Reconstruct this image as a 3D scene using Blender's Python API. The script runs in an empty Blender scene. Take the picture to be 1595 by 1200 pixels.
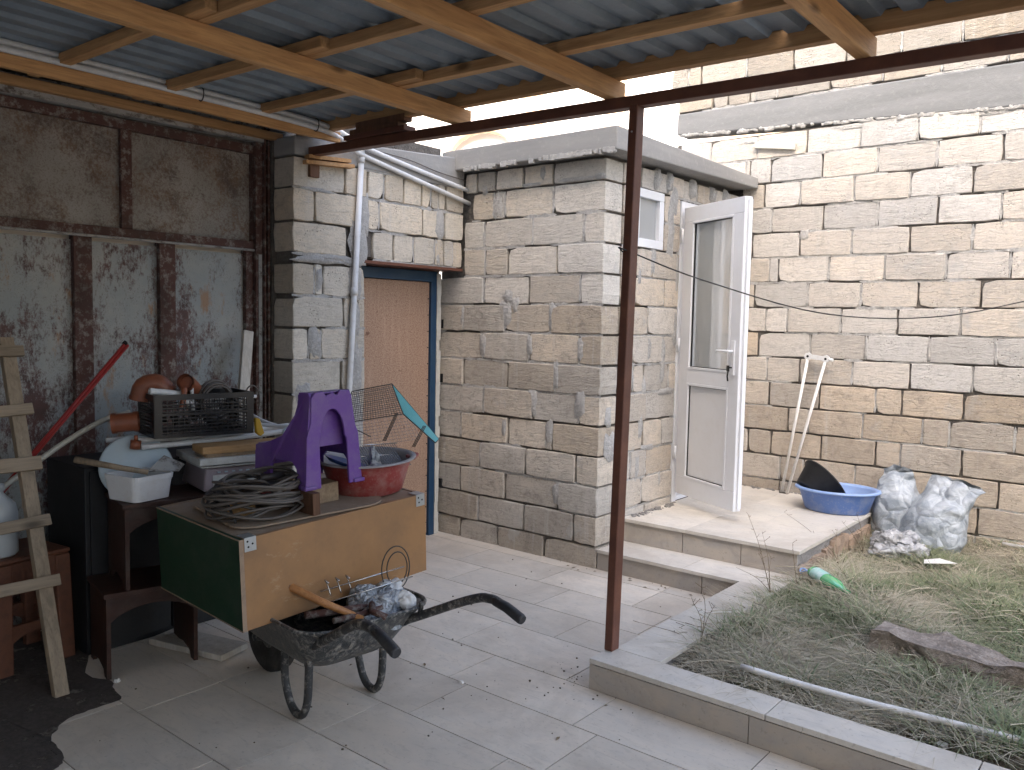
import bpy, bmesh, math, random
import numpy as np
from mathutils import Vector, Matrix
random.seed(7); rng = np.random.default_rng(7)
R = math.radians
S = bpy.context.scene
COL = S.collection

# ------------------------------------------------------------------ camera
cd = bpy.data.cameras.new('camera'); cam = bpy.data.objects.new('camera', cd); COL.objects.link(cam)
fw = Vector((-0.6299, 0.7731, -0.0746)).normalized()
rt = Vector((0.7742, 0.6327, 0.0199)); rt = (rt - fw*rt.dot(fw)).normalized(); up = rt.cross(fw)
cam.matrix_world = Matrix(((rt.x, up.x, -fw.x, 4.2118), (rt.y, up.y, -fw.y, -4.5731), (rt.z, up.z, -fw.z, 1.6176), (0, 0, 0, 1)))
cd.sensor_fit = 'HORIZONTAL'; cd.sensor_width = 36; cd.lens = 36*1301.1/1595
cd.clip_start = .05; cd.clip_end = 2000
S.camera = cam

# ------------------------------------------------------------------ world, sun, exposure
SUN_EL, SUN_AZ = R(38), R(158)      # azimuth of the sun measured clockwise from +Y
w = bpy.data.worlds.new('World'); S.world = w; w.use_nodes = True
nt = w.node_tree; sky = nt.nodes.new('ShaderNodeTexSky'); sky.sky_type = 'NISHITA'; sky.sun_disc = False
sky.sun_elevation = SUN_EL; sky.sun_rotation = SUN_AZ; sky.air_density = 1.0; sky.dust_density = 6.0; sky.ozone_density = .3
nt.links.new(sky.outputs[0], nt.nodes['Background'].inputs[0]); nt.nodes['Background'].inputs[1].default_value = .15
sl = bpy.data.lights.new('sun', 'SUN'); sun = bpy.data.objects.new('sun', sl); COL.objects.link(sun)
sl.energy = 1.6; sl.angle = R(10); sl.color = (1, .95, .90)
sd = Vector((math.sin(SUN_AZ)*math.cos(SUN_EL), math.cos(SUN_AZ)*math.cos(SUN_EL), math.sin(SUN_EL)))
sun.rotation_euler = (-sd).to_track_quat('-Z', 'Y').to_euler(); sun.location = sd*20
S.view_settings.view_transform = 'Standard'; S.view_settings.look = 'None'
S.view_settings.exposure = 2.55; S.view_settings.gamma = 1; S.view_settings.use_curve_mapping = False
S.render.engine = 'CYCLES'
S.cycles.use_denoising = True; S.cycles.max_bounces = 8; S.cycles.diffuse_bounces = 5; S.cycles.glossy_bounces = 4
S.cycles.transparent_max_bounces = 16; S.cycles.transmission_bounces = 8; S.cycles.caustics_reflective = False; S.cycles.caustics_refractive = False
S.cycles.sample_clamp_indirect = 6

# ------------------------------------------------------------------ helpers
def frame(o, a=0.0, z=0.0):
    ca, sa = math.cos(a), math.sin(a)
    return lambda x, y, zz=0: Vector((o[0]+ca*x-sa*y, o[1]+sa*x+ca*y, (o[2] if len(o) > 2 else 0)+zz))
class MB:
    def __init__(s): s.v = []; s.f = []; s.sm = []
    def add(s, vs, fs, smooth=False):
        n = len(s.v); s.v += [tuple(v) for v in vs]
        for f in fs: s.f.append(tuple(n+i for i in f)); s.sm.append(smooth)
        return s
    def hexa(s, p):      # 8 points: bottom ring 0-3, top ring 4-7
        return s.add(p, [(0, 3, 2, 1), (4, 5, 6, 7), (0, 1, 5, 4), (1, 2, 6, 5), (2, 3, 7, 6), (3, 0, 4, 7)])
    def box(s, x0, x1, y0, y1, z0, z1, F=None):
        p = [(x0, y0, z0), (x1, y0, z0), (x1, y1, z0), (x0, y1, z0), (x0, y0, z1), (x1, y0, z1), (x1, y1, z1), (x0, y1, z1)]
        if F: p = [F(*q) for q in p]
        return s.hexa(p)
    def bar(s, a, b, w, h, up=(0, 0, 1)):    # rectangular bar from a to b
        a, b = Vector(a), Vector(b); d = (b-a).normalized(); u = Vector(up); sd_ = d.cross(u).normalized(); u = sd_.cross(d).normalized()
        p = []
        for q in (a, b):
            for i, j in ((-1, -1), (1, -1), (1, 1), (-1, 1)): p.append(q+sd_*(w/2*i)+u*(h/2*j))
        return s.add(p, [(3, 2, 1, 0), (4, 5, 6, 7), (0, 1, 5, 4), (1, 2, 6, 5), (2, 3, 7, 6), (3, 0, 4, 7)])
    def tube(s, pts, r, n=8, caps=True, closed=False):
        pts = [Vector(p) for p in pts]; m = len(pts); vs = []; prev = None
        for i, p in enumerate(pts):
            if closed: t = (pts[(i+1) % m]-pts[i-1]).normalized()
            else: t = (pts[min(i+1, m-1)]-pts[max(i-1, 0)]).normalized()
            if prev is None:
                prev = t.cross(Vector((0, 0, 1)) if abs(t.z) < .9 else Vector((1, 0, 0))).normalized()
            prev = (prev-t*prev.dot(t)).normalized(); q = t.cross(prev)
            rr = r[i] if isinstance(r, (list, tuple)) else r
            for k in range(n):
                an = 2*math.pi*k/n; vs.append(p+prev*(math.cos(an)*rr)+q*(math.sin(an)*rr))
        fs = []
        for i in range(m if closed else m-1):
            j = (i+1) % m
            for k in range(n): fs.append((i*n+k, i*n+(k+1) % n, j*n+(k+1) % n, j*n+k))
        s.add(vs, fs, True)
        if caps and not closed:
            b = len(s.v)-len(vs); s.f.append(tuple(b+k for k in range(n-1, -1, -1))); s.sm.append(False)
            s.f.append(tuple(b+(m-1)*n+k for k in range(n))); s.sm.append(False)
        return s
    def lathe(s, prof, F, n=24, sx=1, sy=1, smooth=True):     # prof = [(radius, z)]
        vs = []
        for r, z in prof:
            for k in range(n):
                a = 2*math.pi*k/n; vs.append(F(r*math.cos(a)*sx, r*math.sin(a)*sy, z))
        fs = []
        for i in range(len(prof)-1):
            for k in range(n): fs.append((i*n+k, i*n+(k+1) % n, (i+1)*n+(k+1) % n, (i+1)*n+k))
        return s.add(vs, fs, smooth)
    def prism(s, poly, off):      # poly = 3D points, off = extrusion vector
        n = len(poly); off = Vector(off); a = [Vector(p) for p in poly]; b = [p+off for p in a]
        return s.add(a+b, [tuple(range(n-1, -1, -1)), tuple(range(n, 2*n))]+[(i, (i+1) % n, n+(i+1) % n, n+i) for i in range(n)])
def setp(o, label=None, cat=None, group=None, kind=None):
    if label: o['label'] = label
    if cat: o['category'] = cat
    if group: o['group'] = group
    if kind: o['kind'] = kind
    return o
def thing(name, label, cat, loc=(0, 0, 0), group=None):
    o = bpy.data.objects.new(name, None); COL.objects.link(o); o.location = loc; o.empty_display_size = .1
    return setp(o, label, cat, group)
def origin(o):
    v = Vector(o.location)
    while o.parent: o = o.parent; v += Vector(o.location)
    return v
def obj(name, mb, m, parent=None, label=None, bevel=0, kind=None, recalc=False):
    ps = [Vector(v) for v in mb.v]
    lo = Vector([min(p[i] for p in ps) for i in range(3)]); hi = Vector([max(p[i] for p in ps) for i in range(3)])
    c = (lo+hi)/2
    if not parent: c.z = lo.z
    me = bpy.data.meshes.new(name); me.from_pydata([tuple(p-c) for p in ps], [], mb.f); me.materials.append(m)
    me.polygons.foreach_set('use_smooth', mb.sm)
    if recalc or bevel:
        bm = bmesh.new(); bm.from_mesh(me); bmesh.ops.recalc_face_normals(bm, faces=bm.faces); bm.to_mesh(me); bm.free()
    me.update()
    o = bpy.data.objects.new(name, me); COL.objects.link(o)
    if parent: o.parent = parent; o.location = c-origin(parent)
    else: o.location = c
    if bevel:
        b = o.modifiers.new('bevel', 'BEVEL'); b.width = bevel; b.segments = 2; b.limit_method = 'ANGLE'; b.angle_limit = R(40)
    if label: o['label'] = label
    if kind: o['kind'] = kind
    return o
def smooth_path(pts, n=6, closed=False):
    P = [Vector(p) for p in pts]; out = []; m = len(P)
    for i in range(m if closed else m-1):
        if closed: a, b, c, d = P[i-1], P[i], P[(i+1) % m], P[(i+2) % m]
        else: a, b, c, d = P[max(i-1, 0)], P[i], P[i+1], P[min(i+2, m-1)]
        for k in range(n):
            t = k/n; out.append(.5*((2*b)+(c-a)*t+(2*a-5*b+4*c-d)*t*t+(3*b-a-3*c+d)*t**3))
    if not closed: out.append(P[-1])
    return out

# ------------------------------------------------------------------ materials
class N:
    def __init__(s, name):
        s.m = bpy.data.materials.new(name); s.m.use_nodes = True; s.t = s.m.node_tree
        s.b = s.t.nodes['Principled BSDF']; s.pos = s.n('ShaderNodeNewGeometry').outputs['Position']; s.h = []
    def n(s, typ, **k):
        o = s.t.nodes.new(typ)
        for a, v in k.items(): setattr(o, a, v)
        return o
    def l(s, a, b): s.t.links.new(a, b)
    def noise(s, scale, detail=4, rough=.55, stretch=None, vec=None, dist=0):
        v = vec or s.pos
        if stretch:
            mp = s.n('ShaderNodeMapping'); mp.inputs['Scale'].default_value = stretch; s.l(v, mp.inputs[0]); v = mp.outputs[0]
        o = s.n('ShaderNodeTexNoise'); s.l(v, o.inputs['Vector']); o.inputs['Scale'].default_value = scale
        o.inputs['Detail'].default_value = detail; o.inputs['Roughness'].default_value = rough; o.inputs['Distortion'].default_value = dist
        return o.outputs['Fac']
    def ramp(s, fac, lo, hi, a=0., b=1.):
        o = s.n('ShaderNodeMapRange'); s.l(fac, o.inputs[0]); o.inputs[1].default_value = lo; o.inputs[2].default_value = hi
        o.inputs[3].default_value = a; o.inputs[4].default_value = b; return o.outputs[0]
    def mix(s, fac, a, b):
        o = s.n('ShaderNodeMix', data_type='RGBA')
        if hasattr(fac, 'is_linked'): s.l(fac, o.inputs[0])
        else: o.inputs[0].default_value = fac
        for v, i in ((a, 6), (b, 7)):
            if hasattr(v, 'is_linked'): s.l(v, o.inputs[i])
            else: o.inputs[i].default_value = (*v, 1)
        return o.outputs[2]
    def math(s, op, a, b=None):
        o = s.n('ShaderNodeMath', operation=op)
        for v, i in ((a, 0), (b, 1)):
            if v is None: continue
            if hasattr(v, 'is_linked'): s.l(v, o.inputs[i])
            else: o.inputs[i].default_value = v
        return o.outputs[0]
    def rnd(s): return s.n('ShaderNodeObjectInfo').outputs['Random']
    def hsv(s, col, val=None, sat=None):
        o = s.n('ShaderNodeHueSaturation'); s.l(col, o.inputs['Color']) if hasattr(col, 'is_linked') else setattr(o.inputs['Color'], 'default_value', (*col, 1))
        if val is not None: s.l(val, o.inputs['Value']) if hasattr(val, 'is_linked') else setattr(o.inputs['Value'], 'default_value', val)
        if sat is not None: s.l(sat, o.inputs['Saturation']) if hasattr(sat, 'is_linked') else setattr(o.inputs['Saturation'], 'default_value', sat)
        return o.outputs[0]
    def bump(s, h, strength=.5, dist=.01):
        o = s.n('ShaderNodeBump'); s.l(h, o.inputs['Height']); o.inputs['Strength'].default_value = strength; o.inputs['Distance'].default_value = dist
        if s.b.inputs['Normal'].links: s.l(s.b.inputs['Normal'].links[0].from_socket, o.inputs['Normal'])
        s.l(o.outputs[0], s.b.inputs['Normal'])
    def fin(s, col, rough=.7, metal=0, spec=.5):
        if hasattr(col, 'is_linked'): s.l(col, s.b.inputs['Base Color'])
        else: s.b.inputs['Base Color'].default_value = (*col, 1)
        if hasattr(rough, 'is_linked'): s.l(rough, s.b.inputs['Roughness'])
        else: s.b.inputs['Roughness'].default_value = rough
        s.b.inputs['Metallic'].default_value = metal; s.b.inputs['Specular IOR Level'].default_value = spec
        return s.m

def m_plain(name, col, rough=.5, dirt=None, amt=.35, scale=6, metal=0, bump=.0, spec=.5, var=0):
    k = N(name); c = col
    if dirt:
        f = k.ramp(k.noise(scale, 6, .65), .45, .7, 0, amt); c = k.mix(f, col, dirt)
        f2 = k.ramp(k.noise(scale*9, 3), .55, .75, 0, amt*.7); c = k.mix(f2, c, dirt)
    if var: c = k.hsv(c, k.ramp(k.rnd(), 0, 1, 1-var, 1+var))
    if bump: k.bump(k.noise(scale*14, 4), bump, .004)
    return k.fin(c, rough, metal, spec)

def m_stone(name, tint, dark, smear=.5, grime=.5):
    k = N(name)
    r = k.rnd()
    big = k.noise(2.2, 5, .6); fine = k.noise(38, 6, .7); grain = k.noise(9, 6, .65, stretch=(1, 1, 5), dist=1.2)
    c = k.mix(k.ramp(r, 0, 1), tint, tuple(a*b for a, b in zip(tint, (1.02, .92, .80))))
    c = k.mix(k.ramp(grain, .42, .72, 0, .55), c, tuple(a*.68 for a in tint))
    c = k.mix(k.ramp(big, .4, .72, 0, grime), c, dark)
    c = k.hsv(c, k.ramp(k.math('FRACT', k.math('MULTIPLY', r, 7.31)), 0, 1, .80, 1.12))
    mott = k.noise(13, 7, .78, dist=.7); c = k.mix(k.ramp(mott, .50, .66, 0, .55*grime+.22), c, tuple(a*.62 for a in dark)); c = k.mix(k.ramp(k.noise(75, 3, .7), .54, .70, 0, .38), c, tuple(a*.5 for a in dark))
    c = k.mix(k.ramp(k.noise(28, 6, .75), .55, .72, 0, .30), c, tuple(min(1, a*1.22) for a in tint))
    pits = k.n('ShaderNodeTexVoronoi'); pits.inputs['Scale'].default_value = 55; k.l(k.pos, pits.inputs['Vector'])
    pm = k.math('MULTIPLY', k.ramp(pits.outputs['Distance'], .0, .33, 1, 0), k.ramp(k.noise(5, 3), .5, .64))
    c = k.mix(k.math('MULTIPLY', pm, .75), c, (.10, .085, .07))
    drip = k.math('MULTIPLY', k.ramp(k.noise(16, 4, .6, stretch=(1, 1, .05)), .56, .68), k.ramp(k.noise(1.7, 3), .45, .6))
    c = k.mix(k.math('MULTIPLY', drip, smear), c, (.52, .50, .47))
    sm = k.ramp(k.noise(3.1, 6, .7, stretch=(1, 1, .8)), .60, .66)
    c = k.mix(k.math('MULTIPLY', sm, smear*.75), c, (.43, .425, .415))
    k.bump(k.noise(60, 5, .7), .55, .006); k.bump(grain, .7, .012); k.bump(k.math('MULTIPLY', pm, -1), .8, .006)
    return k.fin(c, .9, 0, .2)
def m_mortar(name, col, d=.55):
    k = N(name); c = k.mix(k.ramp(k.noise(7, 6, .7), .35, .7), col, tuple(a*d for a in col))
    c = k.mix(k.ramp(k.noise(70, 3), .5, .75, 0, .5), c, tuple(min(1, a*1.5) for a in col))
    k.bump(k.noise(45, 6, .75), 1, .02); return k.fin(c, .95, 0, .15)
def m_wood(name, a, b, ax=1, rough=.65, sc=14, dirt=0, knots=True):
    k = N(name); st = [1, 1, 1]; st[ax] = .07
    g = k.noise(sc*2.2, 6, .6, stretch=tuple(st), dist=.6); c = k.mix(k.ramp(g, .35, .68), a, b)
    g2 = k.noise(sc*9, 3, .6, stretch=tuple(st)); c = k.mix(k.ramp(g2, .5, .75, 0, .45), c, tuple(x*.55 for x in b))
    if knots:
        v = k.n('ShaderNodeTexVoronoi'); s2 = [5, 5, 5]; s2[ax] = 2.1
        mp = k.n('ShaderNodeMapping'); mp.inputs['Scale'].default_value = s2; k.l(k.pos, mp.inputs[0]); k.l(mp.outputs[0], v.inputs['Vector']); v.inputs['Scale'].default_value = 1
        c = k.mix(k.ramp(v.outputs['Distance'], .05, .13, .85, 0), c, tuple(x*.3 for x in b))
    c = k.hsv(c, k.ramp(k.rnd(), 0, 1, .82, 1.12))
    if dirt: c = k.mix(k.ramp(k.noise(5, 6, .7), .45, .7, 0, dirt), c, (.09, .08, .07))
    k.bump(g2, .35, .004); return k.fin(c, rough, 0, .3)

M = {}
M['stone_big'] = m_stone('limestone_pale', (.585, .575, .56), (.44, .42, .395), .75, .38)
M['stone_up'] = m_stone('limestone_toned_down', (.37, .355, .33), (.30, .28, .255), .2, .2)  # upper courses darkened in colour to offset the strong light on them
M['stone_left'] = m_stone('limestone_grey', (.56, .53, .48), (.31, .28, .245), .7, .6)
M['stone_door'] = m_stone('limestone_cream', (.62, .585, .52), (.42, .385, .33), .6, .35)
M['stone_right'] = m_stone('limestone_rosy', (.57, .54, .50), (.40, .37, .33), .5, .4)
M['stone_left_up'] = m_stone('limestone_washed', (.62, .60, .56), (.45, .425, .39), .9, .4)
M['stone_big_low'] = m_stone('limestone_tan', (.52, .48, .43), (.355, .31, .26), .35, .5)
M['mortar_dark'] = m_mortar('mortar_dark', (.19, .175, .16), .4); M['mortar'] = m_mortar('mortar_grey', (.36, .345, .33), .7)
M['smear'] = m_mortar('mortar_smear', (.50, .49, .475), .74)
k = N('concrete_cast')
c = k.mix(k.ramp(k.noise(3, 6, .65, stretch=(.35, .35, 3)), .3, .7), (.335, .33, .32), (.25, .248, .245)); c = k.mix(k.ramp(k.noise(30, 5), .55, .75, 0, .4), c, (.40, .39, .37))
k.bump(k.noise(25, 6, .7), .4, .01); M['concrete'] = k.fin(c, .9, 0, .2)
k = N('concrete_band'); c = k.mix(k.ramp(k.noise(3, 6, .65, stretch=(.35, .35, 3)), .3, .7), (.235, .24, .245), (.175, .18, .185)); c = k.mix(k.ramp(k.noise(30, 5), .55, .75, 0, .4), c, (.30, .30, .295)); k.bump(k.noise(25, 6, .7), .4, .01); M['band'] = k.fin(c, .9, 0, .2)
def m_tile(name, tint, alt, rough=.38):
    k = N(name); r = k.rnd(); ofs = k.n('ShaderNodeVectorMath', operation='ADD'); k.l(k.pos, ofs.inputs[0])
    cmb = k.n('ShaderNodeCombineXYZ'); k.l(k.math('MULTIPLY', r, 37.), cmb.inputs[0]); k.l(k.math('MULTIPLY', r, 91.), cmb.inputs[2]); k.l(cmb.outputs[0], ofs.inputs[1]); v = ofs.outputs[0]
    c = k.mix(k.ramp(k.noise(2.6, 6, .6, vec=v, dist=1.8, stretch=(1, 2.2, 2)), .35, .7), tint, alt)
    c = k.mix(k.ramp(k.noise(5.5, 5, .7, vec=v, dist=3, stretch=(.6, 2.5, 1)), .56, .63, 0, .35), c, tuple(x*.74 for x in alt))
    c = k.mix(k.ramp(k.noise(1.3, 7, .7, dist=.6), .47, .62, 0, .55), c, tuple(x*y for x, y in zip(alt, (.74, .70, .66))))
    c = k.mix(k.ramp(k.noise(60, 3), .62, .72, 0, .35), c, (.2, .18, .15)); c = k.mix(k.math('MULTIPLY', k.ramp(k.noise(17, 7, .8), .56, .68), .35), c, (.34, .29, .235))
    c = k.hsv(c, k.ramp(k.math('FRACT', k.math('MULTIPLY', r, 5.7)), 0, 1, .90, 1.08))
    ro = k.ramp(k.noise(4, 5, .6), .3, .7, rough, rough+.25); k.bump(k.noise(9, 4), .05, .004)
    return k.fin(c, ro, 0, .5)
M['tile'] = m_tile('marble_floor_tile', (.68, .605, .51), (.60, .55, .48))
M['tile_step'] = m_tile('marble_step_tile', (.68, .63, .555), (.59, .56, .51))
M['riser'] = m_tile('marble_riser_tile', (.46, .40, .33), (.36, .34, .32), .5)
M['grout'] = m_plain('grout', (.07, .06, .05), .95, (.05, .045, .04), .6)
M['pine'] = m_wood('pine_rafter', (.58, .34, .155), (.38, .20, .085), 1); M['pine_x'] = m_wood('pine_purlin', (.56, .335, .16), (.38, .205, .09), 0)
M['pine_grey'] = m_wood('weathered_ladder_wood', (.30, .235, .165), (.19, .15, .105), 2); M['pine_grey_x'] = m_wood('weathered_rung_wood', (.33, .26, .185), (.21, .165, .115), 1)
M['plank_white'] = m_wood('limewashed_plank', (.55, .52, .47), (.44, .40, .34), 2, dirt=.3)
M['board'] = m_wood('yellow_board', (.50, .31, .15), (.36, .21, .09), 1); M['board_dark'] = m_wood('brown_block_wood', (.16, .08, .045), (.10, .05, .03), 2)
M['offcut'] = m_wood('grey_offcut_wood', (.30, .22, .14), (.20, .14, .09), 0)
M['stool_wood'] = m_wood('stained_stool_wood', (.050, .019, .012), (.030, .013, .009), 1, rough=.5, dirt=.4)
def m_steel(name, a, b, amt=(.48, .62), rough=.55):
    k = N(name); f = k.ramp(k.noise(7, 8, .72), *amt); c = k.mix(f, a, b); k.bump(k.noise(60, 5, .7), .3, .003); return k.fin(c, rough, .0, .4)
M['beam'] = m_steel('brown_primer_steel', (.11, .043, .028), (.17, .068, .04), (.42, .7), .5)
k = N('galvanised_sheet'); c = k.mix(k.ramp(k.noise(5, 5, .6), .35, .7), (.24, .285, .325), (.18, .22, .255)); c = k.mix(k.ramp(k.noise(60, 3), .5, .8, 0, .25), c, (.34, .38, .42))
M['zinc'] = k.fin(c, .55, .25)
# rusty gate paint
k = N('peeling_gate_paint'); n1 = k.noise(1.6, 4, .6); n2 = k.noise(55, 5, .8, stretch=(1, 1, .55)); n3 = k.noise(5, 6, .7, stretch=(1, 1, .5))
edge = k.math('ADD', k.math('MULTIPLY', n2, .55), k.math('MULTIPLY', n3, .6)); edge = k.math('ADD', edge, k.math('MULTIPLY', n1, .45))
paint = k.mix(k.ramp(k.noise(2.4, 6, .7), .4, .65), (.25, .28, .285), (.34, .34, .32)); rust = k.mix(k.ramp(k.noise(13, 5), .4, .65), (.11, .055, .05), (.065, .04, .038))
sp_ = k.ramp(k.noise(110, 4, .8), .56, .62, 0, .75); c = k.mix(k.math('MULTIPLY', sp_, k.ramp(k.noise(6, 5, .7), .42, .58)), k.mix(k.ramp(edge, .75, .85), paint, rust), (.12, .075, .07))
lime = k.math('MULTIPLY', k.ramp(k.noise(8, 5, .7, stretch=(1, 1, .4)), .60, .68), .7); c = k.mix(lime, c, (.30, .15, .06))
k.bump(edge, .25, .004); M['gate'] = k.fin(c, .6, 0, .35)
k = N('peeling_gate_paint_upper'); n1 = k.noise(1.9, 4, .6); n2 = k.noise(50, 5, .8); n3 = k.noise(4, 6, .7)
edge = k.math('ADD', k.math('ADD', k.math('MULTIPLY', n2, .55), k.math('MULTIPLY', n3, .6)), k.math('MULTIPLY', n1, .45))
paint = k.mix(k.ramp(k.noise(2.4, 3), .4, .65), (.235, .225, .205), (.31, .295, .27)); c = k.mix(k.ramp(edge, .76, .90, 0, .9), paint, k.mix(k.ramp(k.noise(9, 5), .4, .65), (.15, .09, .055), (.085, .06, .05))); c = k.mix(k.ramp(k.noise(120, 4, .8), .52, .62, 0, .6), c, (.13, .085, .065))
M['gate_up'] = k.fin(c, .65, 0, .3)
k = N('rusty_frame_steel'); e = k.noise(22, 8, .75); c = k.mix(k.ramp(e, .50, .62), (.085, .042, .035), (.22, .20, .18)); c = k.mix(k.ramp(k.noise(5, 5), .5, .7, 0, .7), c, (.04, .025, .02)); k.bump(e, .4, .004)
M['rust'] = k.fin(c, .75, 0, .3)
k = N('grey_lintel_paint'); e = k.noise(16, 8, .8, stretch=(1, .6, 1)); c = k.mix(k.ramp(e, .50, .60), (.30, .30, .29), (.08, .06, .05)); M['lintel'] = k.fin(c, .7)
M['pvc'] = m_plain('white_pvc', (.66, .67, .68), .35, (.35, .32, .28), .35, 5); M['pvc_door'] = m_plain('white_upvc', (.74, .76, .80), .28, (.55, .52, .47), .15, 3)
M['door_panel'] = m_plain('grey_white_panel', (.72, .73, .75), .35, (.5, .47, .42), .15, 3)
M['white_plastic'] = m_plain('white_plastic', (.66, .68, .70), .4, (.42, .38, .33), .3, 9); M['lid'] = m_plain('pale_blue_plastic', (.50, .60, .66), .4, (.35, .38, .4), .2)
M['black_plastic'] = m_plain('black_plastic', (.005, .006, .009), .3, (.03, .03, .03), .2); M['rubber'] = m_plain('rubber', (.02, .018, .016), .7, (.10, .09, .08), .5, 14, bump=.4)
M['purple'] = m_plain('purple_plastic', (.12, .042, .27), .38, (.20, .14, .27), .5, 9); M['red_plastic'] = m_plain('red_dusty_plastic', (.27, .04, .036), .5, (.38, .24, .21), .7, 9)
M['basin_in'] = m_plain('grey_basin_inside', (.30, .29, .30), .5, (.42, .40, .40), .4); M['blue_plate'] = m_plain('dark_blue_plastic', (.02, .06, .20), .35, (.1, .14, .25), .2)
M['blue_tub'] = m_plain('blue_plastic', (.09, .17, .42), .45, (.30, .33, .42), .65, 9); M['blue_rim'] = m_plain('light_blue_plastic', (.24, .36, .64), .4, (.4, .45, .6), .4, 7)
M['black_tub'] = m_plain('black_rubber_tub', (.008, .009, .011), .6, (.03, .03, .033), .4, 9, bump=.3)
M['green'] = m_plain('green_board', (.006, .035, .016), .45, (.045, .06, .045), .45, 9)
k = N('orange_board'); c = k.mix(k.ramp(k.noise(2.6, 6, .65), .42, .66), (.34, .18, .075), (.235, .13, .062)); c = k.mix(k.ramp(k.noise(7, 7, .8, stretch=(1, .4, 1)), .60, .64, 0, .35), c, (.45, .32, .20)); c = k.mix(k.ramp(k.noise(25, 4, .7), .58, .75, 0, .4), c, (.22, .12, .06)); k.bump(k.noise(30, 5, .7), .08, .002); c = k.mix(k.ramp(k.noise(60, 3, .7, stretch=(1, .05, 1)), .70, .73, 0, .35), c, (.17, .09, .045)); M['orange'] = k.fin(c, .5)
M['chip'] = m_plain('raw_chipboard', (.31, .22, .15), .85, (.16, .12, .09), .6, 22, bump=.3); M['ply'] = m_plain('dusty_plywood', (.27, .20, .14), .85, (.36, .31, .26), .6, 5)
M['zincbracket'] = m_plain('zinc_plated_steel', (.48, .50, .50), .35, (.3, .3, .3), .3, metal=.6); M['hole'] = m_plain('black_hole', (.01, .01, .01), .9)
k = N('mud_spattered_enamel'); e = k.noise(46, 8, .8, stretch=(1, 1, .4), dist=.5); c = k.mix(k.ramp(e, .49, .58), (.028, .032, .034), (.27, .255, .23)); k.bump(e, .6, .006); M['barrow'] = k.fin(c, k.ramp(e, .5, .6, .35, .9))
k = N('mud_spattered_tube'); e = k.noise(30, 7, .75); c = k.mix(k.ramp(e, .50, .62), (.03, .03, .03), (.23, .215, .19)); k.bump(e, .6, .005); M['tube'] = k.fin(c, .6)
M['grip'] = m_plain('black_grip', (.018, .018, .02), .45, (.08, .08, .08), .4, 20, bump=.3); M['chrome'] = m_plain('chromed_wire', (.55, .55, .55), .25, metal=.9); M['darkwire'] = m_plain('dark_wire', (.06, .055, .05), .5, metal=.4)
def m_crumple(name, a, b, rough=.3, sc=16, st=1.0):
    k = N(name); v = k.n('ShaderNodeTexVoronoi', feature='DISTANCE_TO_EDGE'); v.inputs['Scale'].default_value = sc
    w_ = k.n('ShaderNodeVectorMath', operation='ADD'); nz = k.n('ShaderNodeTexNoise'); nz.inputs['Scale'].default_value = sc*.8; k.l(k.pos, nz.inputs['Vector']); k.l(k.pos, w_.inputs[0])
    m2 = k.n('ShaderNodeVectorMath', operation='SCALE'); k.l(nz.outputs['Color'], m2.inputs[0]); m2.inputs['Scale'].default_value = .12; k.l(m2.outputs[0], w_.inputs[1]); k.l(w_.outputs[0], v.inputs['Vector'])
    h = k.ramp(v.outputs['Distance'], 0, .25); c = k.mix(k.ramp(k.noise(sc*.7, 6, .7, dist=1.5), .4, .62), a, b); k.bump(h, st, .012); k.bump(k.noise(sc*2.2, 5, .6, dist=2), st*.8, .008)
    return k.fin(c, rough)
M['bag_grey'] = m_crumple('crumpled_grey_film', (.20, .22, .25), (.50, .53, .56), .28)
M['cable'] = m_plain('grey_cable', (.105, .09, .078), .55, (.06, .05, .045), .5, 14); M['cable_dark'] = m_plain('black_cable', (.02, .02, .02), .5)
M['handle_wood'] = m_wood('turned_handle_wood', (.42, .20, .075), (.30, .13, .05), 0, rough=.4, knots=False)
M['sewer'] = m_plain('orange_brown_pvc', (.24, .075, .035), .45, (.10, .05, .04), .5, 8)
M['redrod'] = m_plain('red_painted_rod', (.32, .025, .02), .4, (.12, .03, .025), .4, 10); M['hose'] = m_plain('ivory_hose', (.52, .50, .43), .4, (.3, .27, .22), .4)
M['rattan'] = m_plain('red_brown_plastic', (.155, .058, .030), .5, (.07, .03, .018), .6, 30, bump=.8); M['jug'] = m_plain('white_translucent_jug', (.50, .54, .56), .35)
M['turq'] = m_plain('turquoise_mesh_paint', (.12, .42, .44), .4, (.2, .5, .5), .3)
M['hard'] = None
k = N('hardboard'); e = k.noise(120, 3, .7); st = k.noise(30, 4, .7, stretch=(1, 1, .06)); c = k.mix(k.ramp(e, .38, .62), (.46, .31, .215), (.25, .145, .095)); c = k.mix(k.ramp(st, .5, .7, 0, .4), c, (.52, .36, .26)); c = k.mix(k.ramp(k.noise(14, 2), .70, .76, 0, .8), c, (.12, .05, .03)); c = k.mix(k.ramp(k.noise(55, 5, .75), .48, .60, 0, .35), c, (.20, .115, .07)); M['hard'] = k.fin(c, .7)
M['bluepaint'] = m_plain('blue_paint', (.010, .045, .10), .4, (.05, .1, .14), .3); M['foam'] = m_plain('pale_sealant', (.55, .53, .47), .9, (.3, .28, .25), .4, 20)
k = N('reflection_grey_glass'); k.fin((.52, .55, .56), .05, 0, 1.0); k.b.inputs['Alpha'].default_value = .46; M['glass'] = k.m  # pale grey base and alpha stand in for reflections on the pane
M['frost'] = m_plain('grey_pane', (.34, .35, .35), .25, (.36, .37, .37), .4, 3); M['dark'] = m_plain('dark_interior', (.12, .11, .10), .9)
M['sack'] = m_crumple('grey_woven_sack', (.24, .275, .31), (.42, .455, .49), .42, 9, .7)
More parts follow.
